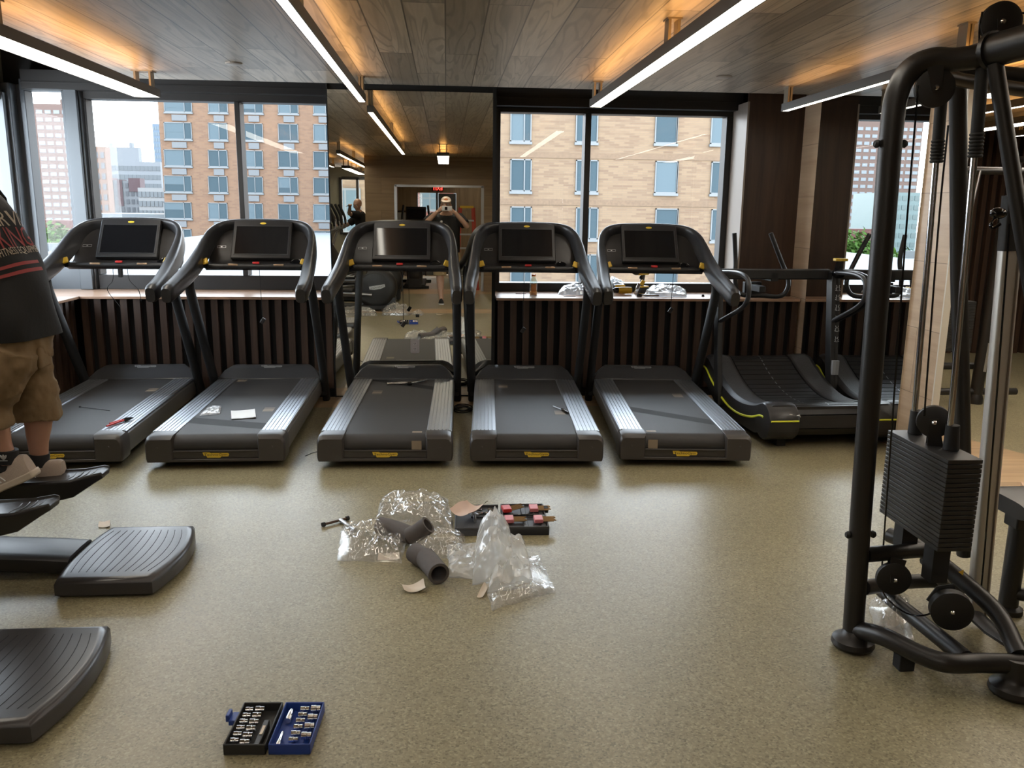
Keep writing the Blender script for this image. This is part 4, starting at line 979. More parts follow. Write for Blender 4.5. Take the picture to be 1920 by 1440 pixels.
    for s in (-1,1):
        g = MB(); g.tube(crv([(hx+.05,s*.2,.35),(hx+.12,s*.24,.85),(hx+.22,s*.27,1.12),(hx+.36,s*.27,1.20),(hx+.36,s*.27,1.32)],6), .019, 12); g2 = MB(); g2.tube(crv([(hx+.36,s*.27,1.24),(hx+.335,s*.27,1.40),(hx+.24,s*.25,1.60)],5), .023, 12)
        o = obj('moving_handle', g, M['steel'], t); obj('handle_grip', g2, M['blackm'], o)
    return t
elliptical('elliptical the man stands on, a white tag behind its grooved platform', 3.44, 'step', -1.19, ((-.30,.20),(-.33,-.22)), (.375,.385))
elliptical('elliptical nearest the camera, its grooved platform cut by the left frame edge', 2.475, 'step', -1.21, ((-.52,.20),(-.60,-.21)), (.30,.30))
elliptical('elliptical with a round black flywheel housing, nearest in the column mirror', .74, 'drum', -1.08)
elliptical('second flywheel elliptical behind the nearest one, seen in the column mirror', -.62, 'drum', -1.08)
elliptical('third flywheel elliptical, standing before the last one, seen in the column mirror', -1.98, 'drum', -1.12)
elliptical('farthest flywheel elliptical in the mirrored row, beside the bald man', -3.45, 'drum', -1.98)
elliptical('flywheel elliptical standing in the hall beyond the doorway, seen in the mirror', -3.0, 'drum', -.62, rz=R(90))
# ------------------------------------------------------------------ people
M['skin'] = plain('skin', (.36,.19,.125), .5, nz=.08, nscale=30)
M['skin_l'] = plain('lighter skin', (.48,.29,.21), .5, nz=.08, nscale=30)
M['tee'] = plain('black cotton', (.010,.010,.011), .85, bump=.25, bscale=60)
M['khaki'] = plain('khaki cotton', (.19,.125,.062), .85, nz=.1, nscale=25, bump=.3, bscale=45)
M['khaki_l'] = plain('light khaki cotton', (.36,.27,.15), .85, bump=.3, bscale=45)
M['hair'] = plain('short hair', (.05,.035,.025), .7)
M['shoe'] = plain('beige knit shoe', (.42,.34,.28), .8, nz=.1, nscale=60, bump=.3, bscale=300)
M['sole'] = plain('shoe sole', (.55,.47,.38), .6)
M['solew'] = plain('white sole', (.7,.7,.68), .5)
M['sock'] = plain('black sock', (.012,.012,.013), .85)
def remesh(o, vox, it=4):
    r = o.modifiers.new('remesh', 'REMESH'); r.mode = 'VOXEL'; r.voxel_size = vox; r.use_smooth_shade = True
    s = o.modifiers.new('smooth', 'SMOOTH'); s.iterations = it; s.factor = .5
    return o
def finger(m, base, d, up, ln, curl, r=.0085):
    """one finger of three joints, curling towards -up"""
    d = V(d).normalized(); up = V(up).normalized(); ax = d.cross(up).normalized(); p = V(base); pts = [p.copy()]; a = 0
    for f in (.45,.32,.23):
        a -= curl; q = Quaternion(ax, a); p = p+(q @ d)*(ln*f); pts.append(p.copy())
    m.tube(pts, [r*1.08,r,r*.93,r*.78], 8)
    m.ell(pts[-1], (r*.78,)*3, 8)
def hand(m, wrist, d, up, side, curl=.5, s=1.0):
    """palm plus four unequal fingers and a thumb; d = towards the finger tips, up = back of the hand, side = thumb side"""
    d, up, side = V(d).normalized(), V(up).normalized(), V(side).normalized(); w = V(wrist)
    m.tube([w-d*.01, w+d*.03, w+d*.075, w+d*.095], [.024*s,.036*s,.041*s,.037*s], 12, True, rb=[.019*s,.016*s,.015*s,.012*s], ref=side)
    for k, (o, ln) in enumerate(((.030,.072),(.010,.080),(-.010,.075),(-.028,.060))):
        finger(m, w+d*.088*s+side*(o*s), d+side*(o*.9), up, ln*s, curl*(1+.08*k), .0085*s)
    finger(m, w+d*.03*s+side*.032*s, d*.75+side*.75-up*.25, up, .062*s, curl*.45, .0098*s)
def head(m, c, f, up, s=1.0):
    """skull, jaw, nose, brow, lips, ears; f = facing direction"""
    f, up = V(f).normalized(), V(up).normalized(); r = f.cross(up).normalized(); up = r.cross(f); c = V(c)
    Q = Matrix.Identity(4)
    for i in range(3): Q[i][0] = r[i]; Q[i][1] = f[i]; Q[i][2] = up[i]
    P = lambda x, y, z: c+(r*x+f*y+up*z)*s
    m.ell(P(0,-.012,.03), (.077*s,.098*s,.092*s), 20, Q); m.ell(P(0,.018,-.045), (.060*s,.072*s,.072*s), 16, Q); m.ell(P(0,.045,-.085), (.034*s,.034*s,.026*s), 12, Q)
    m.tube([P(0,.088,.022), P(0,.110,-.018), P(0,.098,-.028)], [.010*s,.016*s,.012*s], 8)
    m.tube([P(-.045,.078,.034), P(0,.090,.036), P(.045,.078,.034)], .010*s, 8)
    m.tube([P(-.024,.082,-.058), P(0,.092,-.056), P(.024,.082,-.058)], .008*s, 8)
    for e in (-1,1): m.ell(P(e*.078,-.01,-.005), (.012*s,.022*s,.033*s), 10, Q); m.ell(P(e*.043,.058,-.025), (.026*s,.026*s,.026*s), 10, Q)
    return P, Q
def eyes(par, P, Q, s=1.0):
    for e in (-1,1):
        m = MB(); m.ell(P(e*.031,.080,.012), (.0125*s,)*3, 12); o = obj('eye', m, M['white'], par); k = MB(); k.ell(P(e*.031,.0885,.012), (.006*s,.005*s,.006*s), 8, Q); obj('iris', k, M['ink'], par)

# --- the man standing on the elliptical, seen from behind at the left edge
def standing_man():
    YC = 3.62
    def A(px, py, dy=0.0): return at(px, py, YC+dy)
    base = A(70,900); base.z = .385; base.x -= .055
    t = thing('person', 'person in a black printed shirt and khaki shorts standing on the elliptical, seen from behind', 'person', base)
    B = base+V((.055,0,0))
    def L(px, py, dy=0.0): return A(px, py, dy)-B
    body = MB()
    kneeF, ankF = L(86,742,.08), L(100,868,.08); kneeN, ankN = L(-8,760,-.10), L(42,862,-.10)
    hipF, hipN = L(62,600,.08), L(48,600,-.09)
    for h, k, a in ((hipF,kneeF,ankF),(hipN,kneeN,ankN)):
        c = k+(a-k)*.32+V((.012,0,0))
        body.tube(crv([h,(h+k)/2,k,c,k+(a-k)*.7,a],3), lerpl([.088,.078,.056,.060,.042,.034],16), 14)
        body.tube([a, a+V((-.05,0,-.05)), a+V((-.14,0,-.075))], [.036,.036,.026], 10)
    pel, chest, neck = L(52,590), L(-45,425), L(-80,350)
    body.tube([pel,(pel+chest)/2,chest,neck,neck+V((-.03,0,.09))], [.11,.115,.125,.07,.052], 14, True, rb=[.16,.16,.18,.10,.052], ref=(1,0,.3))
    hc = neck+V((-.075,0,.17)); P, Q = head(body, hc, (-1,-.0,-.35), (-.25,0,1))
    for s in (-1,1):
        sh = chest+V((-.04,s*.21,.10)); el = sh+V((-.20,s*.06,-.22)); wr = el+V((-.25,-s*.05,.02))
        body.tube(crv([sh,(sh+el)/2,el,(el+wr)/2,wr],3), lerpl([.052,.046,.038,.036,.026],13), 12)
        hand(body, wr, wr-el, (0,0,1), (0,-s,0), .55)
    bo = obj('body', body, M['skin'], t); remesh(bo, .0065)
    # shirt: a lofted surface so that the print can follow it
    ctr = [L(60,632),L(52,585),L(38,535),L(10,480),L(-22,430),L(-50,385),L(-72,352)]
    ra = [.140,.142,.138,.136,.140,.122,.075]; rb = [.185,.19,.185,.19,.205,.215,.12]
    C = crv(ctr, 5); n = len(C); RA, RB = lerpl(ra, n), lerpl(rb, n)
    def surf(u, v, off=0.0):     # u: angle, v: 0 hem .. 1 neck
        f = v*(n-1); i = min(int(f), n-2); g = f-i
        c = C[i].lerp(C[i+1], g); d = (C[min(i+2,n-1)]-C[max(i-1,0)]).normalized(); a_ = V((1,0,0)); a_ = (a_-d*a_.dot(d)).normalized(); b_ = d.cross(a_)
        r1 = RA[i]+(RA[i+1]-RA[i])*g; r2 = RB[i]+(RB[i+1]-RB[i])*g
        wr = .006*math.sin(5*u+9*v)+.005*math.sin(3*u-16*v)
        ca, sa = math.cos(u), math.sin(u); ca = math.copysign(abs(ca)**.8, ca); sa = math.copysign(abs(sa)**.8, sa)
        return c+a_*((r1+off+wr)*ca)+b_*((r2+off+wr)*sa)
    sh_ = MB(); NU, NV = 40, 30
    rings = [[surf(2*PI*k/NU, j/(NV-1)) for k in range(NU)] for j in range(NV)]
    sh_.loft(rings, caps=True)
    for s in (-1,1):
        sh = chest+V((-.03,s*.19,.10)); el = sh+V((-.13,s*.06,-.13)); sh_.tube([sh+V((.05,-s*.06,-.02)), sh, el], [.10,.088,.082], 16)
    so = obj('shirt', sh_, M['tee'], t, ang=60)
    def printed(name, txt, size, u0, v0, mat, sx=1.0):
        k = MB(); k.text(txt, size, Matrix.Identity(4)); kk = MB(); L_ = (C[-1]-C[0]).length
        # subdivide long edges by sampling: map each vertex onto the shirt
        for p in k.v: kk.v.append(surf(u0+p.x*sx/.19, v0+p.y/L_, .0035))
        kk.f = k.f; kk.m = k.m; obj(name, kk, mat, so, smooth=False)
    red = plain('faded red print', (.30,.05,.05), .8); cream = plain('cream print', (.50,.42,.33), .8)
    printed('print_line', 'SERVICE', .085, .10, .63, cream); printed('print_line', 'KING', .095, -.08, .525, red)
    printed('print_line', 'FITNESS EQUIPMENT', .032, -.05, .462, cream)
    k = MB()
    for v0 in (.395,.36): k.grid(lambda a,b: surf(-1.35+1.6*a, v0+.012*b, .003), 16, 3)
    obj('print_band', k, red, so)
    # shorts
    s_ = MB(); w = L(58,618)
    s_.tube([L(50,600)+V((0,0,.03)), w, L(60,668)], [.115,.128,.12], 18, True, rb=[.16,.175,.17], ref=(1,0,0))
    s_.tube(crv([L(66,650,.085),L(80,700,.085),L(93,745,.08),L(97,785,.08)],4), lerpl([.105,.096,.090,.094],13), 18)
    s_.tube(crv([L(48,650,-.09),L(26,710,-.10),L(4,752,-.10),L(8,800,-.10)],4), lerpl([.11,.10,.092,.09],13), 18)
    o = obj('shorts', s_, M['khaki'], t); remesh(o, .009, 3)
    d = o.modifiers.new('folds','DISPLACE'); tex = bpy.data.textures.new('folds','CLOUDS'); tex.noise_scale = .07; d.texture = tex; d.strength = .035; d.mid_level = .5
    p = MB(); p.box(L(108,668,-.02),(.02,.10,.09)); remesh(obj('back_pocket', p, M['khaki'], t), .006, 3)
    # socks and shoes
    for name, a, pitch, dy in (('shoe',ankF,-.02,.08),('shoe',ankN,.42,-.10)):
        q = MB(); q.tube([a+V((0,0,.045)), a+V((-.005,0,-.01))], [.041,.043], 14); q.ell(a+V((-.02,0,-.03)), (.05,.04,.04), 12); sk = obj('sock', q, M['sock'], t)
        if pitch > 0:
            l = MB(); lm = frame_mat(a+V((-.002,-.0435,.018)),(1,0,-.1),(0,0,1))
            for ang in (-.6,0,.6): l.ell(a+V((.002+.011*math.sin(ang),-.0425,.020+.004*math.cos(ang))), (.005,.002,.012), 8, Matrix.Rotation(ang,4,'Y'))
            l.box(a+V((.002,-.043,.009)),(.03,.002,.003)); obj('sock_emblem', l, M['silvertxt'], sk)
        R_ = Matrix.Translation(a+V((.05,0,-.055))) @ Matrix.Rotation(-pitch,4,'Y')
        u = MB()
        prof = [(.045,.030,.078,.0),(.03,.036,.085,.0),(-.03,.040,.080,.0),(-.08,.042,.070,0),(-.14,.047,.052,0),(-.20,.046,.038,0),(-.245,.030,.026,0)]
        rings = []
        for x, wd, hh, z in prof:
            rings.append([R_ @ V((x, wd*math.copysign(abs(math.cos(k*2*PI/16))**.7, math.cos(k*2*PI/16)), -.012+hh*max(0, math.sin(k*2*PI/16))**.8 if math.sin(k*2*PI/16) > 0 else -.012)) for k in range(16)])
        u.loft(rings); so_ = obj(name, u, M['shoe'], t, ang=60)
        e = MB(); rings = []
        for x, wd, z in ((.058,.022,.010),(.05,.036,.0),(0,.040,-.002),(-.08,.044,0),(-.15,.050,0),(-.21,.048,.004),(-.255,.028,.012)):
            rings.append([R_ @ V((x,-wd,-.036+z)), R_ @ V((x,-wd*1.03,-.006)), R_ @ V((x,wd*1.03,-.006)), R_ @ V((x,wd,-.036+z))])
        e.loft(rings); obj('sole', e, M['sole'], so_, bev=.006)
        g = MB()
        for k in range(3): g.tube([R_ @ V((-.055-.018*k,-.045-.001*k,.0)), R_ @ V((-.085-.018*k,-.034,.045-.008*k))], .0035, 6, rb=.002)
        for k in range(4): g.tube([R_ @ V((-.10-.022*k,-.026,.052-.008*k)), R_ @ V((-.105-.022*k,.026,.052-.008*k))], .0035, 6)
        obj('laces', g, M['solew'], so_)
    hr = MB(); hr.ell(hc+V((.012,0,.045)), (.095,.085,.085), 16); obj('hair', hr, M['hair'], t)
standing_man()

# --- the photographer, seen in the column mirror
def photographer():
    t = thing('person', 'person in a cap and black shirt photographing the room, seen in the column mirror', 'person', (0,0,0))
    b = MB()
    hips = ((-.115,-.24,.86),(.115,-.24,.86)); kn = ((-.105,-.20,.49),(.14,-.25,.49)); an = ((-.085,-.115,.085),(.17,-.24,.085))
    for h, k, a in zip(hips, kn, an):
        h, k, a = V(h), V(k), V(a); b.tube(crv([h,(h+k)/2,k,k+(a-k)*.32+V((0,-.018,0)),k+(a-k)*.7,a],3), lerpl([.10,.085,.062,.064,.045,.037],16), 14)
        b.tube([a, a+V((0,.06,-.035)), a+V((0,.13,-.05))], [.04,.036,.026], 10)
    b.tube([(0,-.24,.84),(0,-.25,1.0),(0,-.27,1.25),(0,-.27,1.40),(0,-.24,1.50),(0,-.23,1.56)], [.15,.15,.145,.11,.056,.055], 16, True, rb=[.19,.19,.21,.20,.06,.055], ref=(0,1,0))
    hc = V((0.0,-.19,1.605)); P, Q = head(b, hc, (0,1,-.02), (0,0,1))
    for s, el, wr in ((-1,(-.36,-.14,1.285),(-.135,-.075,1.50)),(1,(.34,-.14,1.27),(.135,-.07,1.495))):
        sh = V((s*.21,-.26,1.42)); el, wr = V(el), V(wr)
        b.tube(crv([sh,(sh+el)/2,el,(el+wr)/2,wr],3), lerpl([.062,.055,.044,.042,.029],13), 12)
        hand(b, wr, (-s*.62,.42,.50) if s < 0 else (-s*.75,.55,.28), (s*.4,.75,-.2) if s > 0 else (-.55,.7,.2), (-s*.2,-.2,1) if s > 0 else (.3,.0,.9), .55 if s > 0 else .22)
    remesh(obj('body', b, M['skin_l'], t), .0055, 3)
    eyes(t, P, Q)
    s_ = MB(); s_.tube([(0,-.25,.84),(0,-.25,.95),(0,-.25,1.10),(0,-.27,1.30),(0,-.27,1.42),(0,-.245,1.475)], [.18,.185,.18,.165,.12,.07], 20, True, rb=[.225,.23,.225,.235,.225,.09], ref=(0,1,0))
    for s, el in ((-1,(-.36,-.14,1.285)),(1,(.34,-.14,1.27))):
        sh = V((s*.19,-.265,1.41)); el = V(el); s_.tube([sh, sh.lerp(el,.35), sh.lerp(el,.80)], [.095,.092,.085], 16)
    so = obj('shirt', s_, M['tee'], t); remesh(so, .010, 3)
    k = MB(); q = Matrix.Translation((-.085,-.075,1.31))
    k.box((-.085,-.088,1.30),(.075,.004,.022)); k.box((-.085,-.088,1.325),(.05,.004,.02)); k.ell((-.075,-.090,1.345),(.02,.003,.012),8)
    obj('shirt_print', k, M['solew'], so)
    h = MB(); h.tube([(0,-.24,.92),(0,-.24,.82),(0,-.24,.76)], [.16,.165,.15], 18, True, rb=[.205,.21,.20], ref=(0,1,0))
    for hp, kk in zip(hips, kn): hp, kk = V(hp), V(kk); h.tube([hp-V((0,0,.03)), hp.lerp(kk,.5), kk-V((0,0,.03))], [.125,.115,.108], 16)
    remesh(obj('shorts', h, M['khaki_l'], t), .010, 3)
    c = MB(); c.ell(P(0,-.012,.062), (.086,.106,.075), 20, Q); c.tube([P(0,.07,.075),P(0,.125,.062),P(0,.165,.048)], [.075,.072,.045], 16, True, rb=[.010,.006,.004], ref=(1,0,0)); co = obj('cap', c, plain('pale cap', (.50,.40,.33), .8, nz=.5, nscale=24), t, ang=60)
    k = MB(); k.ell(P(0,.085,.085), (.034,.012,.026), 10, Q); obj('cap_patch', k, plain('orange patch', (.55,.20,.08), .7), co)
    for a in an:
        a = V(a); u = MB(); rings = []
        for y, w, hh in ((-.055,.030,.085),(0,.036,.09),(.05,.040,.075),(.11,.045,.055),(.155,.040,.042),(.175,.022,.03)):
            rings.append([V((a.x+w*math.cos(k_*2*PI/14), a.y+y, .022+max(0,math.sin(k_*2*PI/14))*hh)) for k_ in range(14)])
        u.loft(rings); o = obj('shoe', u, M['sock'], t, ang=60)
        e = MB(); e.loft([[(a.x+w*c_, a.y+y, z) for c_, z in ((-1,.0),(-1,.024),(1,.024),(1,.0))] for y, w in ((-.062,.024),(-.05,.036),(.05,.042),(.12,.047),(.165,.040),(.182,.018))]); obj('sole', e, M['solew'], o, bev=.004)
    ph = thing('camera_phone', 'pale phone held up in both hands by the photographer, seen in the column mirror', 'phone', (0,-.014,HEYE))
    b = MB(); b.b2(-.066,.096,-.004,.004,-.038,.038); obj('phone_body', b, plain('silver phone', (.55,.55,.56), .35), ph, bev=.006)
    b = MB(); b.b2(-.022,.022,.0035,.0065,-.024,.024); o = obj('camera_island', b, M['gloss'], ph, bev=.002)
photographer()

# --- the bald man by the far ellipticals, seen in the column mirror
def bald_man():
    X, Y = -1.72, -4.15
    t = thing('person', 'bald person in a dark shirt reaching over the farthest mirrored elliptical', 'person', (X,Y,0))
    b = MB()
    for s in (-1,1):
        h, k, a = V((.02,s*.10,.86)), V((.0,s*.11,.47)), V((.06,s*.11,.09)); b.tube(crv([h,(h+k)/2,k,k+(a-k)*.32,k+(a-k)*.7,a],3), lerpl([.095,.08,.058,.06,.043,.036],16), 12); b.tube([a,a+V((-.06,0,-.04)),a+V((-.15,0,-.055))],[.04,.035,.025],10)
    b.tube([(.02,0,.84),(.02,0,1.05),(-.03,.02,1.28),(-.08,.04,1.42),(-.09,.05,1.50)], [.12,.125,.13,.09,.055], 14, True, rb=[.17,.175,.20,.18,.055], ref=(1,0,0))
    hc = V((-.10,.08,1.60)); P, Q = head(b, hc, (-.55,.75,-.3), (-.1,.15,1))
    for s, el, wr in ((1,(-.24,.36,1.42),(-.20,.60,1.56)),(-1,(-.36,-.20,1.18),(-.46,.05,1.20))):
        sh = V((-.07,s*.19+.03,1.40)); el, wr = V(el), V(wr); b.tube(crv([sh,(sh+el)/2,el,(el+wr)/2,wr],3), lerpl([.055,.05,.04,.038,.028],13), 12); hand(b, wr, wr-el, (0,0,1), (-1,0,0), .4)
    remesh(obj('body', b, M['skin_l'], t), .0075, 3); eyes(t, P, Q)
    s_ = MB(); s_.tube([(.02,0,.80),(.02,0,1.05),(-.03,.02,1.28),(-.075,.04,1.42),(-.085,.045,1.465)], [.145,.15,.15,.11,.065], 18, True, rb=[.195,.20,.22,.205,.08], ref=(1,0,0))
    for s, el in ((1,(-.24,.36,1.42)),(-1,(-.36,-.20,1.18))): sh = V((-.07,s*.17+.03,1.39)); el = V(el); s_.tube([sh, sh.lerp(el,.8)], [.09,.075], 14)
    remesh(obj('shirt', s_, M['tee'], t), .011, 3)
    h = MB(); h.tube([(.02,0,.90),(.02,0,.76)], [.13,.14], 16, True, rb=[.18,.19], ref=(1,0,0))
    for s in (-1,1): h.tube([(.02,s*.10,.84),(.0,s*.11,.47),(.05,s*.11,.10)], [.12,.085,.07], 14)
    remesh(obj('trousers', h, plain('dark trousers', (.03,.03,.035), .85), t), .011, 3)
    for s in (-1,1):
        u = MB(); u.tube([(.11,s*.11,.045),(-.0,s*.11,.05),(-.12,s*.11,.035),(-.16,s*.11,.03)], [.04,.045,.033,.02], 12, True, rb=[.04,.045,.048,.03], ref=(0,0,1)); obj('shoe', u, M['sock'], t)
bald_man()
# ------------------------------------------------------------------ plastic bags, paper, foam sleeves
M['film'] = see_through('clear plastic film', (.97,.97,.96), .13, 2.6, .10)
M['bubble'] = see_through('milky bubble wrap', (.95,.95,.93), .38, 2.0, .2, .35)
M['whitebag'] = see_through('white plastic bag', (.95,.96,.98), .72, 2.0, .15, .5)
M['paper'] = plain('paper', (.66,.57,.47), .8)
M['card'] = plain('pinkish card', (.62,.46,.38), .7)
M['foam'] = plain('grey foam sleeve', (.105,.092,.088), .85, nz=.08, nscale=80, bump=.2, bscale=400)
M['kit'] = plain('dark grey kit tray', (.055,.056,.062), .5)
def rid(p, s, seed):
    q = V((p[0]*s+seed*7.3, p[1]*s-seed*3.1, seed*1.7)); return 1-abs(mnoise.noise(q))*2.2
def bag(label, quad, h, seed, mat='film', z=.002, sc=9.0, n=46, cat='plastic bag', puff=.35, group=None, jag=.02, lean=None):
    """a crumpled film bag: the four corners on the ground, a puffed upper sheet and a lower sheet"""
    c = sum((V(q) for q in quad), V())/4; rnd = random.Random(seed)
    Q = [V(q)-c for q in quad]
    def fn(u, v, top):
        uu = u+.5*jag*math.sin(17*v+seed)*(abs(u-.5)*2)**3; vv = v+.5*jag*math.sin(13*u+2*seed)*(abs(v-.5)*2)**3
        p = (Q[0]*(1-uu)+Q[1]*uu)*(1-vv)+(Q[3]*(1-uu)+Q[2]*uu)*vv
        e = (max(0, 16*u*(1-u)*v*(1-v)))**.5
        if not top: return V((p.x, p.y, z+p.z+.003*e))
        r = .50*rid(p, sc*.55, seed)+.32*rid(p, sc*1.3, seed+3)+.18*rid(p, sc*2.9, seed+5)
        hh = h*e**.8*(puff+(1-puff)*max(0, r))+.012*(rid(p, sc*2.0, seed+9)-.3)*(1-e)*.5
        q = V((p.x, p.y, z+p.z+.004+max(0, hh)))
        q.x += .016*mnoise.noise(V((p.x*sc*2, p.y*sc*2, seed)))*e; q.y += .016*mnoise.noise(V((p.x*sc*2, p.y*sc*2, seed+20)))*e
        if lean is not None: q += V(lean)*(q.z-z)
        return q
    m = MB(); m.grid(lambda u, v: fn(u, v, True), n, n); m.grid(lambda u, v: fn(u, v, False), 12, 12)
    o = obj('plastic_bag', m, M[mat], None, ang=28); o.location = (c.x, c.y, 0)
    return tag(o, label, cat, group)
def fq(*pts, z=0.0): return [flat(px, py, z) for px, py in pts]
bag('large clear bag at the back of the heap, left of the pinkish card', fq((706,972),(852,1000),(840,940),(715,942)), .12, 3, sc=8)
bag('clear bag at the left end of the heap, beside the T-handle wrench', fq((632,1052),(752,1056),(768,1000),(640,996)), .12, 8, sc=11)
bag('clear bag lying over the grey foam sleeves in the middle of the heap', fq((764,1046),(870,1050),(872,1008),(772,1008)), .10, 12, sc=10)
bag('tall milky bubble wrap pouch standing upright in the heap', fq((885,1098),(955,1090),(962,1030),(895,1032)), .27, 21, 'bubble', sc=10, puff=.62, n=40)
bag('milky bubble wrap sheet lying under the heap', fq((842,1084),(962,1092),(958,1022),(838,1026)), .05, 25, 'bubble', sc=14)
bag('clear bag at the right end of the heap, with a flat square corner', fq((922,1146),(1042,1110),(1010,1045),(900,1060)), .07, 31, sc=12, puff=.25)
bag('milky crumpled bag between the upright pouch and the flat clear bag', fq((915,1112),(1000,1102),(986,1030),(925,1030)), .15, 37, 'bubble', sc=11)
bag('clear bag with a white leaflet inside, caught in the cable machine base', [flat(1645,1195)+V((0,0,.02)),flat(1715,1205)+V((0,0,.02)),flat(1700,1150)+V((.02,.05,.02)),flat(1640,1150)+V((0,.05,.02))], .16, 41, sc=14, n=30)
for i, (a, b, c, d, hh, lb) in enumerate((((-1.65,1.12),(-1.05,1.15),(-1.0,1.55),(-1.6,1.60),.14,'clear bag before the flywheel elliptical, left one in the mirror'),((-.92,1.15),(-.50,1.18),(-.55,1.50),(-.95,1.48),.20,'clear bag before the flywheel, middle one in the mirror'),((-.50,1.22),(-.33,1.26),(-.36,1.45),(-.50,1.42),.08,'small clear bag right of the flywheel in the mirror'))):
    bag(lb, [V((*a,0)),V((*b,0)),V((*c,0)),V((*d,0))], hh, 50+i*3, sc=9, n=34)
def paper(name, label, pts, mat, curl=.02, cat='paper', z=.001, th=.0012):
    P = [V(p) for p in pts]; c = sum(P, V())/4; m = MB(); n = 10
    def fn(u, v, dz):
        p = (P[0]*(1-u)+P[1]*u)*(1-v)+(P[3]*(1-u)+P[2]*u)*v-c; return V((p.x, p.y, z+dz+p.z+curl*(2*u-1)**2+.4*curl*math.sin(3*v+2*u)**2))
    m.grid(lambda u, v: fn(u, v, 0), n, n); m.grid(lambda u, v: fn(u, v, th), n, n)
    o = obj(name, m, mat, None); o.location = (c.x, c.y, 0); return tag(o, label, cat)
paper('paper_slip', 'cream paper slip under the left bag of the heap', fq((708,1052),(750,1050),(748,1038),(710,1039)), M['paper'], .004)
paper('paper_scrap', 'curled white paper scrap alone in front of the heap', fq((758,1114),(798,1112),(794,1095),(750,1102)), M['paper'], .018)
paper('paper_strip', 'thin white strip by the flat clear bag', fq((894,1122),(906,1122),(918,1098),(908,1094)), M['paper'], .006)
paper('card_sheet', 'curved pinkish card lying across the black drill kit', [flat(843,962,.06),flat(880,974,.06),flat(916,950,.07),flat(876,946,.06)], M['card'], .03, 'card', .055)
paper('paper_tag', 'small white tag behind the grooved platform', fq((184,990),(206,990),(207,978),(186,980)), M['paper'], .006)
paper('leaflet', 'white leaflet inside the bag in the cable machine base', [flat(1668,1185,.06),flat(1712,1200,.05),flat(1690,1150,.09),flat(1662,1150,.12)], M['solew'], .01, 'paper', .02)
paper('paper_scrap', 'white scrap on the floor near the doorway side, seen in the column mirror', [V((-.16,1.30,0)),V((-.04,1.32,0)),V((-.05,1.38,0)),V((-.15,1.37,0))], M['paper'], .008)
def foam(label, pts, r, loc=None):
    m = MB(); P = [V(p) for p in pts]; c = sum(P, V())/len(P); c.z = 0; P = [p-c for p in P]; n = 22
    rings = []; T = [(P[min(i+1,len(P)-1)]-P[max(i-1,0)]).normalized() for i in range(len(P))]
    m.tube(P, r, n, caps=False)
    a = V((0,0,1)) if abs(T[0].z) < .9 else V((1,0,0)); a = (a-T[0]*a.dot(T[0])).normalized()
    m2 = MB(); m2.tube(P, r*.74, n, caps=False)
    b = len(m.v); m.v += m2.v; m.f += [[k+b for k in f] for f in m2.f]; m.m += m2.m
    k = len(P)-1
    for i in range(n): j = (i+1) % n; m.f.append([i,j,b+j,b+i]); m.m.append(0); m.f.append([k*n+i,b+k*n+i,b+k*n+j,k*n+j]); m.m.append(0)
    o = obj('foam_sleeve', m, M['foam']); o.location = c; return tag(o, label, 'foam sleeve')
foam('long grey foam sleeve at the back of the heap, pointing left', [flat(712,985,.05),flat(740,992,.05),flat(772,1004,.05)], .042)
foam('short grey foam sleeve with its round opening facing right', [flat(768,1006,.05),flat(784,998,.075),flat(803,984,.115)], .042)
foam('short grey foam sleeve lying left of the front one', [flat(778,1036,.047),flat(792,1046,.047),flat(806,1048,.047)], .045)
foam('front grey foam sleeve with its open end facing the camera', [flat(798,1046,.05),flat(811,1061,.05),flat(823,1076,.05)], .046)
# T-handle wrench
t = thing('t_handle_wrench', 'T-handle wrench on the floor, left of the heap', 'wrench', flat(632,978))
p, q, r = flat(604,984,.012)-flat(632,978), flat(654,971,.012)-flat(632,978), flat(666,994,.012)-flat(632,978)
m = MB(); m.cyl(p, q, .0065, n=10); obj('cross_handle', m, plain('brown bar', (.10,.06,.045), .4, .5), t); m = MB(); m.cyl(p, p.lerp(q,.10), .011, n=12); obj('end_cap', m, M['blackm'], t); m = MB(); m.cyl(q, q.lerp(p,.10), .011, n=12); obj('end_cap', m, M['blackm'], t)
c = p.lerp(q,.68); m = MB(); m.cyl(c, r, .0105, n=12); obj('shaft', m, M['steel'], t)
m = MB(); m.tube(crv([flat(572,856),flat(586,850),flat(602,846)],4), .002, 6); o = obj('wire', m, M['blackm']); c0 = flat(586,850,.003); tag(o, 'thin black wire on the floor left of the middle treadmill', 'wire'); o.location = (0,0,.003)

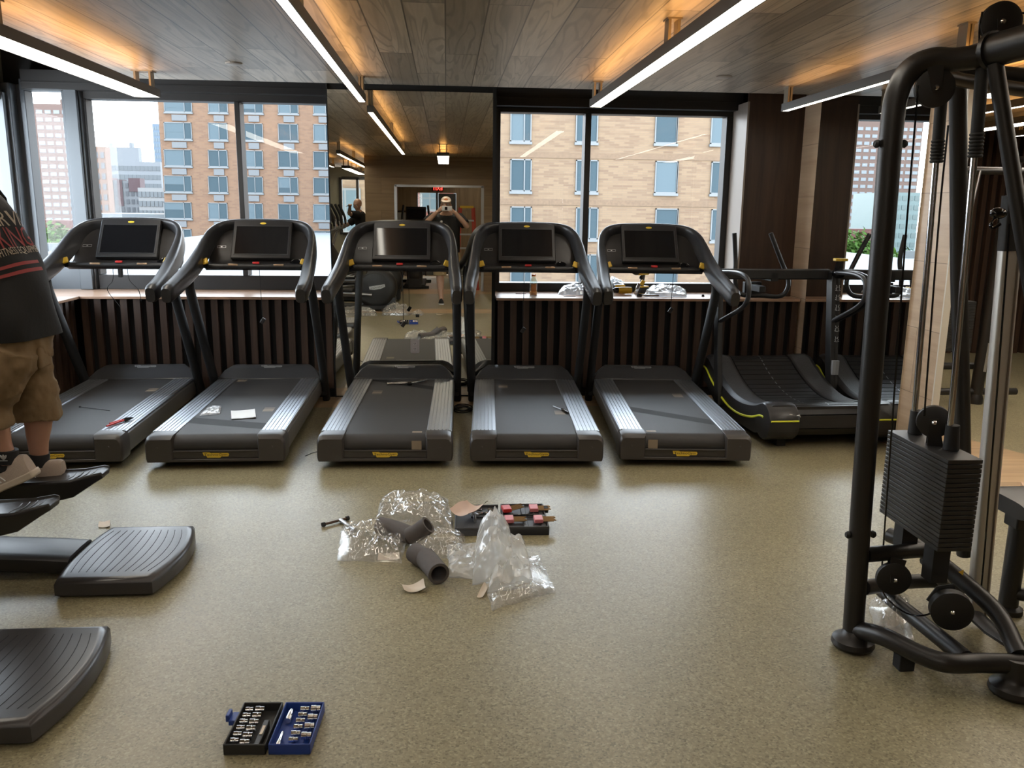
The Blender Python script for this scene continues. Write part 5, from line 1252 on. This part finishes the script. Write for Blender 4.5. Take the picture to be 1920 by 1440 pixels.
# ------------------------------------------------------------------ small socket case
def tray(mb, w, d, h, wall=.006, floor_=.006):
    mb.b2(-w/2,w/2,-d/2,d/2,0,floor_); mb.b2(-w/2,-w/2+wall,-d/2,d/2,0,h); mb.b2(w/2-wall,w/2,-d/2,d/2,0,h); mb.b2(-w/2,w/2,-d/2,-d/2+wall,0,h); mb.b2(-w/2,w/2,d/2-wall,d/2,0,h)
M['kitblue'] = plain('blue case plastic', (.016,.05,.26), .4); M['kitblack'] = plain('black case plastic', (.022,.022,.022), .45)
sc_c = (flat(516,1418,.0)+flat(520,1332,.0))/2
t = thing('socket_case', 'small open socket case, one half black and one half blue, in the foreground', 'tool case', (sc_c.x,sc_c.y,0), R(-3)); t.scale = (.82,1,1)
W_, D_, H_ = .148, .215, .034
for nm, x, mt in (('black_half',-.0785,'kitblack'),('blue_half',.0785,'kitblue')):
    m = MB(); tray(m, W_, D_, H_)
    for k in range(2 if nm == 'black_half' else 2):
        xx = (-.045,-.005)[k] if nm == 'black_half' else (.005,.047)[k]; m.b2(xx-.008,xx+.008,-D_/2+.01,D_/2-.01,.005,.014)
    if nm == 'black_half': m.b2(.030,.050,-D_/2+.006,.02,.006,.030)
    o = obj(nm, m, M[mt], t, bev=.003); o.location = (x,0,0)
m = MB(); m.b2(-.178,-.150,.012,.062,.014,.030); m.b2(-.190,-.176,.018,.056,.022,.044); obj('latch', m, M['kitblue'], t, bev=.003)
m = MB(); m.b2(.036,.046,-.055,-.012,.0305,.032); o = obj('tray_sticker', m, M['paper'], t); o.location = (-.0785,0,0)
Tm = Matrix.Translation((sc_c.x,sc_c.y,0)) @ Matrix.Rotation(R(-3),4,'Z')
def socket(x, y, r, ln, label, grp):
    m = MB(); m.lathe([(r*.62,0),(r,0),(r,ln*.55),(r*.86,ln*.6),(r*.86,ln),(r*.5,ln),(r*.5,ln*.8),(0,ln*.8)], (-ln/2,0,0), (1,0,0), 18)
    o = obj('socket', m, M['chrome']); o.matrix_world = Tm @ Matrix.Translation((x*.82,y,.0145+r)) @ Matrix.Rotation(R(3),4,'Z'); tag(o, label, 'socket', grp)
for k in range(6):
    socket(-.0785-.045,.082-.031*k,.0085,.023,'small chrome socket in the outer row of the black tray','sockets in the outer row of the black tray')
for k in range(6):
    socket(-.0785-.005,.080-.033*k,.0105,.026,'larger chrome socket in the inner row of the black tray','sockets in the inner row of the black tray')
for k in range(6):
    socket(.0785+.005,.085-.031*k,.0085,.026,'small chrome socket in the inner row of the blue tray','sockets in the inner row of the blue tray')
for k in range(4):
    socket(.0785+.047,.080-.045*k,.0115,.028,'large chrome socket in the outer row of the blue tray','sockets in the outer row of the blue tray')
m = MB(); m.lathe([(0,0),(.009,0),(.0105,.008),(.0105,.05),(.006,.06),(0,.06)], (0,-.03,0), (0,1,0), 16); o = obj('socket_ratchet', m, M['chrome']); o.matrix_world = Tm @ Matrix.Translation((.0275,.06,.018)); tag(o, 'chrome drive handle at the top of the blue tray', 'tool')
m = MB(); m.lathe([(0,0),(.007,0),(.0085,.006),(.0065,.02),(.0065,.06),(.003,.068),(0,.068)], (0,-.034,0), (0,1,0), 14); o = obj('extension_bar', m, M['chrome']); o.matrix_world = Tm @ Matrix.Translation((.0258,-.055,.017)); tag(o, 'chrome extension bar at the bottom of the blue tray', 'tool')

# ------------------------------------------------------------------ black drill and tap kit
kr = flat(988,1004); kl0 = flat(1031,1003); dk = flat(950,944)
cx_r = (flat(945,1004)+flat(1031,1004)).x/2; y_f = flat(988,1004).y; y_b = flat(985,944,.045).y
t = thing('drill_kit_case', 'open black drill and tap kit behind the heap of bags', 'tool case', (cx_r,(y_f+y_b)/2,0), R(-1))
dk_d = y_b-y_f; wr = flat(1031,1004).x-flat(945,1004).x
Kt = Matrix.Translation((cx_r,(y_f+y_b)/2,0)) @ Matrix.Rotation(R(-1),4,'Z')
m = MB(); m.b2(-wr/2,wr/2,-dk_d/2,dk_d/2,0,.034); tray(m, wr, dk_d, .045, .008, .01); m.b2(-wr/2,wr/2,-.012,.012,.034,.041); m.b2(-.012,.012,-dk_d/2,dk_d/2,.034,.041); m.b2(wr/2-.035,wr/2-.012,-dk_d/2+.02,dk_d/2-.02,.034,.040); obj('right_half', m, M['kit'], t, bev=.003)
m = MB(); m.b2(-wr*1.56,-wr/2-.012,-dk_d/2,dk_d/2,0,.028)
for i in range(5): m.b2(-wr*1.5+i*.05,-wr*1.5+i*.05+.035,-dk_d/2+.02,-dk_d/2+.035,.028,.036)
for yy in (.0,.06): m.b2(-wr*1.2,-wr*.62,yy,yy+.012,.028,.037)
m.b2(-wr*1.56,-wr*1.53,-dk_d/2,dk_d/2,.028,.042); m.b2(-wr*1.56,-wr/2-.012,-dk_d/2,-dk_d/2+.008,.028,.042); m.b2(-wr*1.56,-wr/2-.012,dk_d/2-.008,dk_d/2,.028,.042); obj('left_half', m, M['kit'], t, bev=.003)
m = MB(); m.b2(wr/2-.004,wr/2+.018,.06,.10,.03,.055); obj('latch', m, M['blackm'], t, bev=.003)
m = MB(); m.tube([(-.06,-.004,.044),(-.05,-.004,.044),(.04,-.004,.044),(.05,-.004,.044)], [.013,.006,.006,.013], 12); o = obj('tap_holder', m, M['gloss']); o.matrix_world = Kt; tag(o, 'black tap handle in the middle of the right kit tray', 'tool')
M['bits'] = plain('bronze drill bits', (.30,.19,.09), .35, .8); M['redpl'] = plain('red bit holder', (.52,.03,.025), .4); M['pinkpl'] = plain('pink bit holder', (.62,.19,.21), .45)
for (x, y, mt, lb, rz) in ((-.085,.072,'redpl','red holder with gold drill bits, at the back of the right kit tray',.12),(.055,.078,'pinkpl','pink drill bit holder at the back right of the kit tray',0),(-.08,-.075,'pinkpl','pink drill bit holder at the front left of the right kit tray',0),(.065,-.078,'pinkpl','pink drill bit holder at the front right of the kit tray',0)):
    h_ = thing('bit_holder', lb, 'drill bit holder', Kt @ V((x,y,.041)), rz); m = MB(); m.b2(-.022,.022,-.034,.034,0,.020); obj('holder', m, M[mt], h_, bev=.003)
    for k in range(7): m = MB(); m.cyl((.02,-.029+.0095*k,.010),(.075+.004*((k*3) % 4),-.029+.0095*k,.010+(.012 if mt == 'redpl' else 0)),.0032,n=8); obj('drill_bit', m, M['bits'], h_)
rnd = random.Random(4)
for k in range(9):
    x, y = -wr*.62-rnd.uniform(0,.10), .045+rnd.uniform(0,.09); m = MB(); r_ = rnd.uniform(.008,.014)
    m.lathe([(r_*.45,-.004),(r_,-.004),(r_,.004),(r_*.45,.004),(r_*.45,-.004)], (0,0,0), (0,0,1), 12); o = obj('thread_die', m, M['chrome']); o.matrix_world = Kt @ Matrix.Translation((x,y,.034)) @ Matrix.Rotation(rnd.uniform(-.6,.6),4,'X'); tag(o, 'small chrome thread die piled at the back of the left kit tray', 'thread die', 'thread dies in the left kit tray')
t2 = thing('tap_wrench', 'steel tap wrench in the left kit tray, beside the tan strip', 'tool', Kt @ V((-wr*1.12,.0,.03))); m = MB(); m.lathe([(.0,-.006),(.02,-.006),(.022,0),(.02,.006),(0,.006)], (0,.02,.012), (.2,.1,1), 16); obj('wrench_head', m, M['steel'], t2); m = MB(); m.cyl((0,.0,.012),(0,-.07,.012),.008); obj('wrench_stem', m, M['steel'], t2)
paper('card_strip', 'tan paper strip lying on the left kit tray', [Kt @ V((-wr*1.08,-.02,.045)),Kt @ V((-wr*.70,.0,.045)),Kt @ V((-wr*.70,.03,.045)),Kt @ V((-wr*1.08,.01,.045))], plain('tan strip', (.60,.42,.24), .7), .004, 'paper', 0.0)

# ------------------------------------------------------------------ things on the treadmill belts (top of belt about 0.201 m)
ZB = .2012
def on(px, py, z=ZB): return flat(px, py, z)
t = thing('pliers', 'red-handled pliers lying on the right rail of the leftmost treadmill', 'pliers', on(226,789,.212))
o0 = on(226,789,.212)
for a, b in ((on(200,799,.218),on(232,788,.218)),(on(206,794,.218),on(232,787,.218))): m = MB(); m.tube(crv([a-o0,(a+b)/2-o0+V((0,.006,0)),b-o0],4), .006, 8); obj('grip', m, M['redpl'], t)
m = MB(); m.tube([on(230,788,.218)-o0,on(238,786,.218)-o0,on(250,783,.218)-o0], [.010,.012,.004], 8); obj('jaw', m, M['gloss'], t)
m = MB(); a, b = on(150,764), on(206,771); m.cyl(a-a+V((0,0,.004)), b-a+V((0,0,.004)), .0022, n=6); m.ell((0,0,.005),(.008,.008,.005),8); o = obj('rod_tool', m, M['blackm']); o.location = a; tag(o, 'thin black rod lying across the leftmost belt', 'tool')
bag('crumpled clear wrapper on the second belt, left of the white packet', [on(374,780),on(412,776),on(415,763),on(392,764)], .022, 60, 'whitebag', ZB-.0, 30, 24)
paper('paper_packet', 'flat white packet on the second belt, right of the wrapper', [on(434,787),on(480,784),on(478,769),on(433,772)], M['solew'], .004, 'packet', ZB, .004)
t = thing('ratchet_wrench', 'chrome ratchet with extension lying at the far end of the middle belt', 'wrench', on(760,721)); o0 = on(760,721)
m = MB(); m.tube([on(725,723)-o0+V((0,0,.012)),on(735,722)-o0+V((0,0,.012)),on(766,721)-o0+V((0,0,.012))], [.011,.009,.008], 10); obj('handle', m, M['chrome'], t)
m = MB(); m.lathe([(0,0),(.019,0),(.021,.01),(.018,.022),(0,.022)], on(768,722)-o0, (0,0,1), 16); obj('ratchet_head', m, M['gloss'], t)
m = MB(); m.tube([on(770,721)-o0+V((0,0,.012)),on(782,719)-o0+V((0,0,.012)),on(803,715)-o0+V((0,0,.012))], [.006,.010,.006], 10); obj('extension', m, M['chrome'], t)
t = thing('screwdriver', 'small screwdriver lying on the fourth belt', 'screwdriver', on(1050,768)); o0 = on(1050,768)
m = MB(); m.cyl(on(1037,763)-o0+V((0,0,.007)), on(1054,770)-o0+V((0,0,.007)), .003, n=8); obj('blade', m, M['steel'], t); m = MB(); m.tube([on(1053,769)-o0+V((0,0,.008)),on(1058,772)-o0+V((0,0,.008)),on(1065,776)-o0+V((0,0,.008))], [.006,.009,.007], 10); obj('handle', m, M['gloss'], t)
# cable coil on the floor between the middle and the fourth treadmill
m = MB(); pts = []
cc = flat(868,768,.012)
for i in range(70): a = i*.42; pts.append(V((.055*math.cos(a)*(1+.3*math.sin(a*.31)), .09*math.sin(a)*(1+.25*math.cos(a*.23)), .002+.00035*i)))
m.tube(pts, .005, 6); o = obj('power_cable', m, M['blackm']); o.location = (cc.x,cc.y,.006); tag(o, 'black power cable coiled on the floor between two treadmills', 'cable')
# outlet plates
def outlet(label, c, n_, x_):
    t = thing('wall_outlet', label, 'outlet', c); q = frame_mat((0,0,0), x_, (0,0,1)); z = 1 if (q.to_3x3() @ V((0,0,1))).dot(V(n_)) > 0 else -1
    m = MB(); m.prism([q @ V((x,y,0)) for x,y in rrect(.072,.116,.008)], q.to_3x3() @ V((0,0,.006*z))); p = obj('cover_plate', m, plain('grey outlet plate', (.60,.54,.53), .4), t)
    for dy in (-.022,.022):
        m = MB(); m.prism([q @ V((x,y+dy,.006*z)) for x,y in rrect(.034,.030,.010)], q.to_3x3() @ V((0,0,.002*z))); so = obj('receptacle', m, plain('grey receptacle', (.66,.60,.59), .4), p)
        m = MB()
        for dx in (-.007,.007): m.prism([q @ V((x+dx,y+dy+.003,.008*z)) for x,y in rrect(.003,.010,.001,1)], q.to_3x3() @ V((0,0,.0006*z)))
        m.prism([q @ V((x,y+dy-.008,.008*z)) for x,y in rrect(.005,.005,.002,2)], q.to_3x3() @ V((0,0,.0006*z))); obj('slots', m, M['ink'], so)
p = at(778,649,YM-.001); outlet('grey outlet plate mounted on the column mirror', p, (0,-1,0), (1,0,0))
p = at(1573,722,6.2); p = V((XR-.013, 6.22, p.z)); outlet('pale outlet plate low on the right wall mirror', p, (-1,0,0), (0,-1,0))

# ------------------------------------------------------------------ on the window sill
ZS = .8345
def sl(px, py, z=ZS): return flat(px, py, z)
b = sl(1000,553); t = thing('juice_bottle', 'clear bottle with orange cap and orange label standing on the sill', 'bottle', b)
m = MB(); m.lathe([(0,0),(.030,0),(.033,.006),(.033,.10),(.030,.125),(.016,.150),(.014,.165),(0,.165)], (0,0,0), n=24); obj('bottle_body', m, see_through('bottle plastic', (.86,.95,.92), .18, 2.0, .05), t)
m = MB(); m.lathe([(0,0),(.0185,0),(.0185,.018),(0,.018)], (0,0,.158), n=20); obj('cap', m, plain('orange cap', (.80,.25,.06), .4), t)
m = MB(); m.lathe([(0,.001),(.0305,.001),(.0305,.028),(0,.028)], (0,0,.002), n=24); obj('juice', m, plain('orange juice', (.85,.28,.01), .2), t)
m = MB()
rings = [[(.0335*math.cos(a), .0335*math.sin(a), z) for a in [-2.35+1.5*k/12 for k in range(13)]] for z in (.03,.095)]; m.loft(rings, caps=False, closed=False); lb_ = obj('bottle_label', m, plain('orange label', (.72,.30,.10), .5, nz=.5, nscale=30), t)
bag('white bag on the sill right of the juice bottle', [sl(1046,552),sl(1105,554),sl(1110,545),sl(1055,544)], .085, 71, 'whitebag', ZS, 16, 34, puff=.5)
bag('white bag on the sill behind the arm of the rightmost treadmill', [sl(1130,548),sl(1172,549),sl(1172,540),sl(1130,540)], .13, 74, 'whitebag', ZS, 14, 34, puff=.55)
bag('long white bag on the sill right of the drills', [sl(1208,556),sl(1288,557),sl(1285,546),sl(1212,544)], .085, 78, 'whitebag', ZS, 16, 40, puff=.4)
M['drillyel'] = plain('yellow tool body', (.70,.42,.02), .4)
def drill(label, loc, rot, upright):
    t = thing('cordless_drill', label, 'power drill', loc); t.rotation_euler = rot
    m = MB(); m.b2(-.045,.045,-.035,.035,0,.050); obj('battery', m, M['black'], t, bev=.006)
    m = MB(); m.b2(-.046,.046,-.036,.036,.050,.062); obj('battery_clip', m, M['drillyel'], t, bev=.004)
    m = MB(); m.tube([(-.01,0,.06),(-.005,0,.11),(.0,0,.16)], [.022,.021,.024], 14, True, rb=[.018,.017,.019], ref=(1,0,0)); obj('grip', m, M['black'], t)
    m = MB(); m.tube([(.055,0,.185),(-.03,0,.185),(-.065,0,.185)], [.028,.030,.026], 18, ref=(0,0,1)); obj('motor_body', m, M['drillyel'], t)
    m = MB(); m.lathe([(.026,0),(.026,.02),(.020,.04),(.012,.055),(0,.055)], (-.065,0,.185), (-1,0,0), 18); obj('chuck', m, M['gloss'], t)
    m = MB(); m.b2(-.035,-.022,-.008,.008,.125,.15); obj('trigger', m, M['gloss'], t, bev=.003)
drill('yellow and black cordless drill standing upright on the sill', sl(1204,549), (0,0,.5), True)
p = sl(1164,551); drill('yellow and black impact driver lying on its side on the sill', p+V((0,.13,.037)), (R(90),0,R(8)), False)
t = thing('ratchet_wrench', 'chrome ratchet lying on the sill in front of the drills', 'wrench', sl(1215,556)); o0 = sl(1215,556)
m = MB(); m.tube([(-.07,0,.012),(-.05,0,.012),(.09,-.01,.010)], [.009,.007,.008], 10); obj('handle', m, M['chrome'], t); m = MB(); m.lathe([(0,0),(.021,0),(.023,.012),(.02,.026),(0,.026)], (-.075,0,0), n=16); obj('ratchet_head', m, M['gloss'], t)
t = thing('pocket_knife', 'folding tool with yellow side leaning on the battery on the sill', 'tool', sl(1191,551)); m = MB(); m.box((0,0,.05),(.03,.018,.10), Matrix.Rotation(.35,4,'Y')); obj('body', m, M['chrome'], t, bev=.004); m = MB(); m.box((.0,0,.115),(.034,.02,.045), Matrix.Rotation(.55,4,'Y')); obj('yellow_end', m, M['drillyel'], t, bev=.003)
m = MB(); m.lathe([(0,0),(.012,0),(.012,.01),(.006,.018),(0,.018)], (0,0,0), n=12); o = obj('loose_knob', m, M['blackm']); o.location = sl(1318,556); tag(o, 'small black knob alone at the right end of the sill', 'knob')
m = MB(); m.b2(-.05,.05,-.004,.004,0,.004); o = obj('hex_key', m, M['blackm']); o.location = sl(1068,556); o.rotation_euler = (0,0,-.05); tag(o, 'thin black key in front of the bag on the sill', 'tool')
m = MB(); m.b2(-.06,.03,-.003,.003,0,.004); o = obj('pencil', m, plain('red pencil', (.25,.06,.04), .5)); o.location = sl(980,551); tag(o, 'thin dark red stick on the sill left of the juice bottle', 'stick')

# ------------------------------------------------------------------ beyond the doorway, seen in the column mirror
t = thing('exit_sign', 'red lit exit sign over the far door, seen in the column mirror', 'exit sign', (-.195,yb+.03,1.935))
m = MB(); m.b2(-.13,.13,-.025,.025,-.0,.125); obj('sign_box', m, plain('sign glass', (.16,.05,.04), .2), t, bev=.004)
m = MB(); m.text('EXIT', .115, frame_mat((0,.0265,.064),(-1,0,0),(0,0,1))); obj('lettering', m, emit('exit red', (1.0,.04,.03), 6.0), t, smooth=False)
t = thing('step_ladder', 'red step ladder with a yellow top, beside the photographer in the column mirror', 'ladder', (.40,-2.85,0))
m = MB(); m.b2(-.13,.13,-.08,.08,1.56,1.605); obj('ladder_top', m, plain('ladder yellow', (.75,.48,.02), .4), t, bev=.006)
M['ladder'] = plain('red fibreglass rail', (.50,.07,.045), .5)
for s in (-1,1):
    m = MB(); m.tube([(s*.125,.06,1.57),(s*.20,.33,0)], .036, 4, True, rb=.018, ref=(1,0,0)); obj('front_rail', m, M['ladder'], t); m = MB(); m.tube([(s*.12,-.06,1.57),(s*.19,-.42,0)], .03, 4, True, rb=.016, ref=(1,0,0)); obj('rear_rail', m, M['ladder'], t)
for i in range(5):
    k = (i+1)/6; w = .20-.075*k; y = .33-.27*k; m = MB(); m.b2(-w,w,y-.04,y+.03,1.57*k,1.57*k+.03); obj('step', m, M['steel'], t)
t = thing('whiteboard_stand', 'framed board on a stand left of the doorway, seen in the column mirror', 'board', (-.84,-4.7,0)); m = MB(); m.tube(crv([(-.25,0,.0),(-.25,0,1.40),(-.22,0,1.47),(.0,0,1.48),(.22,0,1.47),(.25,0,1.40),(.25,0,.0)],4), .014, 8); obj('stand_frame', m, M['blackm'], t); m = MB(); m.b2(-.235,.235,-.008,.008,.8,1.45); obj('board', m, plain('pale board', (.42,.42,.40), .4), t)
rB = at(775,380,13.8+36).x
t = thing('red_brick_building', 'red and white brick building beyond the hall window, seen in the column mirror', 'building', (-1.5,-40,-16)); m = MB(); m.b2(-14,14,-8,0,0,40); obj('wall', m, brick_mat('red brick facade', (.09,.022,.015), (.075,.018,.012), (.09,.07,.06), .5, .16), t, smooth=False)
for i in range(9):
    for j in range(7):
        f = MB(); x = -10+i*2.1; z = 11.2+j*2.1; f.b2(x-.62,x+.62,-.0,.06,z-.15,z+1.45); o = obj('window', f, M['winframe'], t, smooth=False); g = MB(); g.b2(x-.45,x-.04,.05,.08,z,z+.62); g.b2(x+.04,x+.45,.05,.08,z,z+.62); g.b2(x-.45,x-.04,.05,.08,z+.7,z+1.32); g.b2(x+.04,x+.45,.05,.08,z+.7,z+1.32); obj('pane', g, M['winglass2'], o, smooth=False)
m = MB(); m.box((0,0,.02),(.05,.04,.04)); o = obj('black_block', m, M['blackm']); o.location = (-.42,1.62,0); tag(o, 'small dark block by the small bag, seen in the mirror', 'block')
# dangling cable box under the first console
t1 = TM[0]
for dx, ln in ((-.05,.30),(.05,.26)):
    m = MB(); m.tube(crv([(dx,1.44,1.09),(dx*1.2,1.44,1.0),(dx*2.2,1.46,.93),(dx*1.6,1.60,1.09-ln)],5), .0025, 6); obj('loose_cord', m, M['blackm'], t1)
m = MB(); m.box((.0,1.44,1.055),(.03,.03,.06)); obj('plug', m, M['blackm'], t1, bev=.004)

t = thing('pale_building', 'pale building behind the far window beyond the ellipticals, seen in the column mirror', 'building', (-4,-26,-16)); m = MB(); m.b2(-5,2,-6,0,0,30); obj('wall', m, M['brickR'], t, smooth=False)
for i in range(3):
    f = MB(); x = -2.6+i*2.0; f.b2(x-.7,x+.7,0,.08,16.4,18.4); o = obj('window', f, M['winframe'], t, smooth=False); g = MB(); g.b2(x-.6,x-.05,.07,.1,16.5,18.3); g.b2(x+.05,x+.6,.07,.1,16.5,18.3); obj('pane', g, M['winglass2'], o, smooth=False)
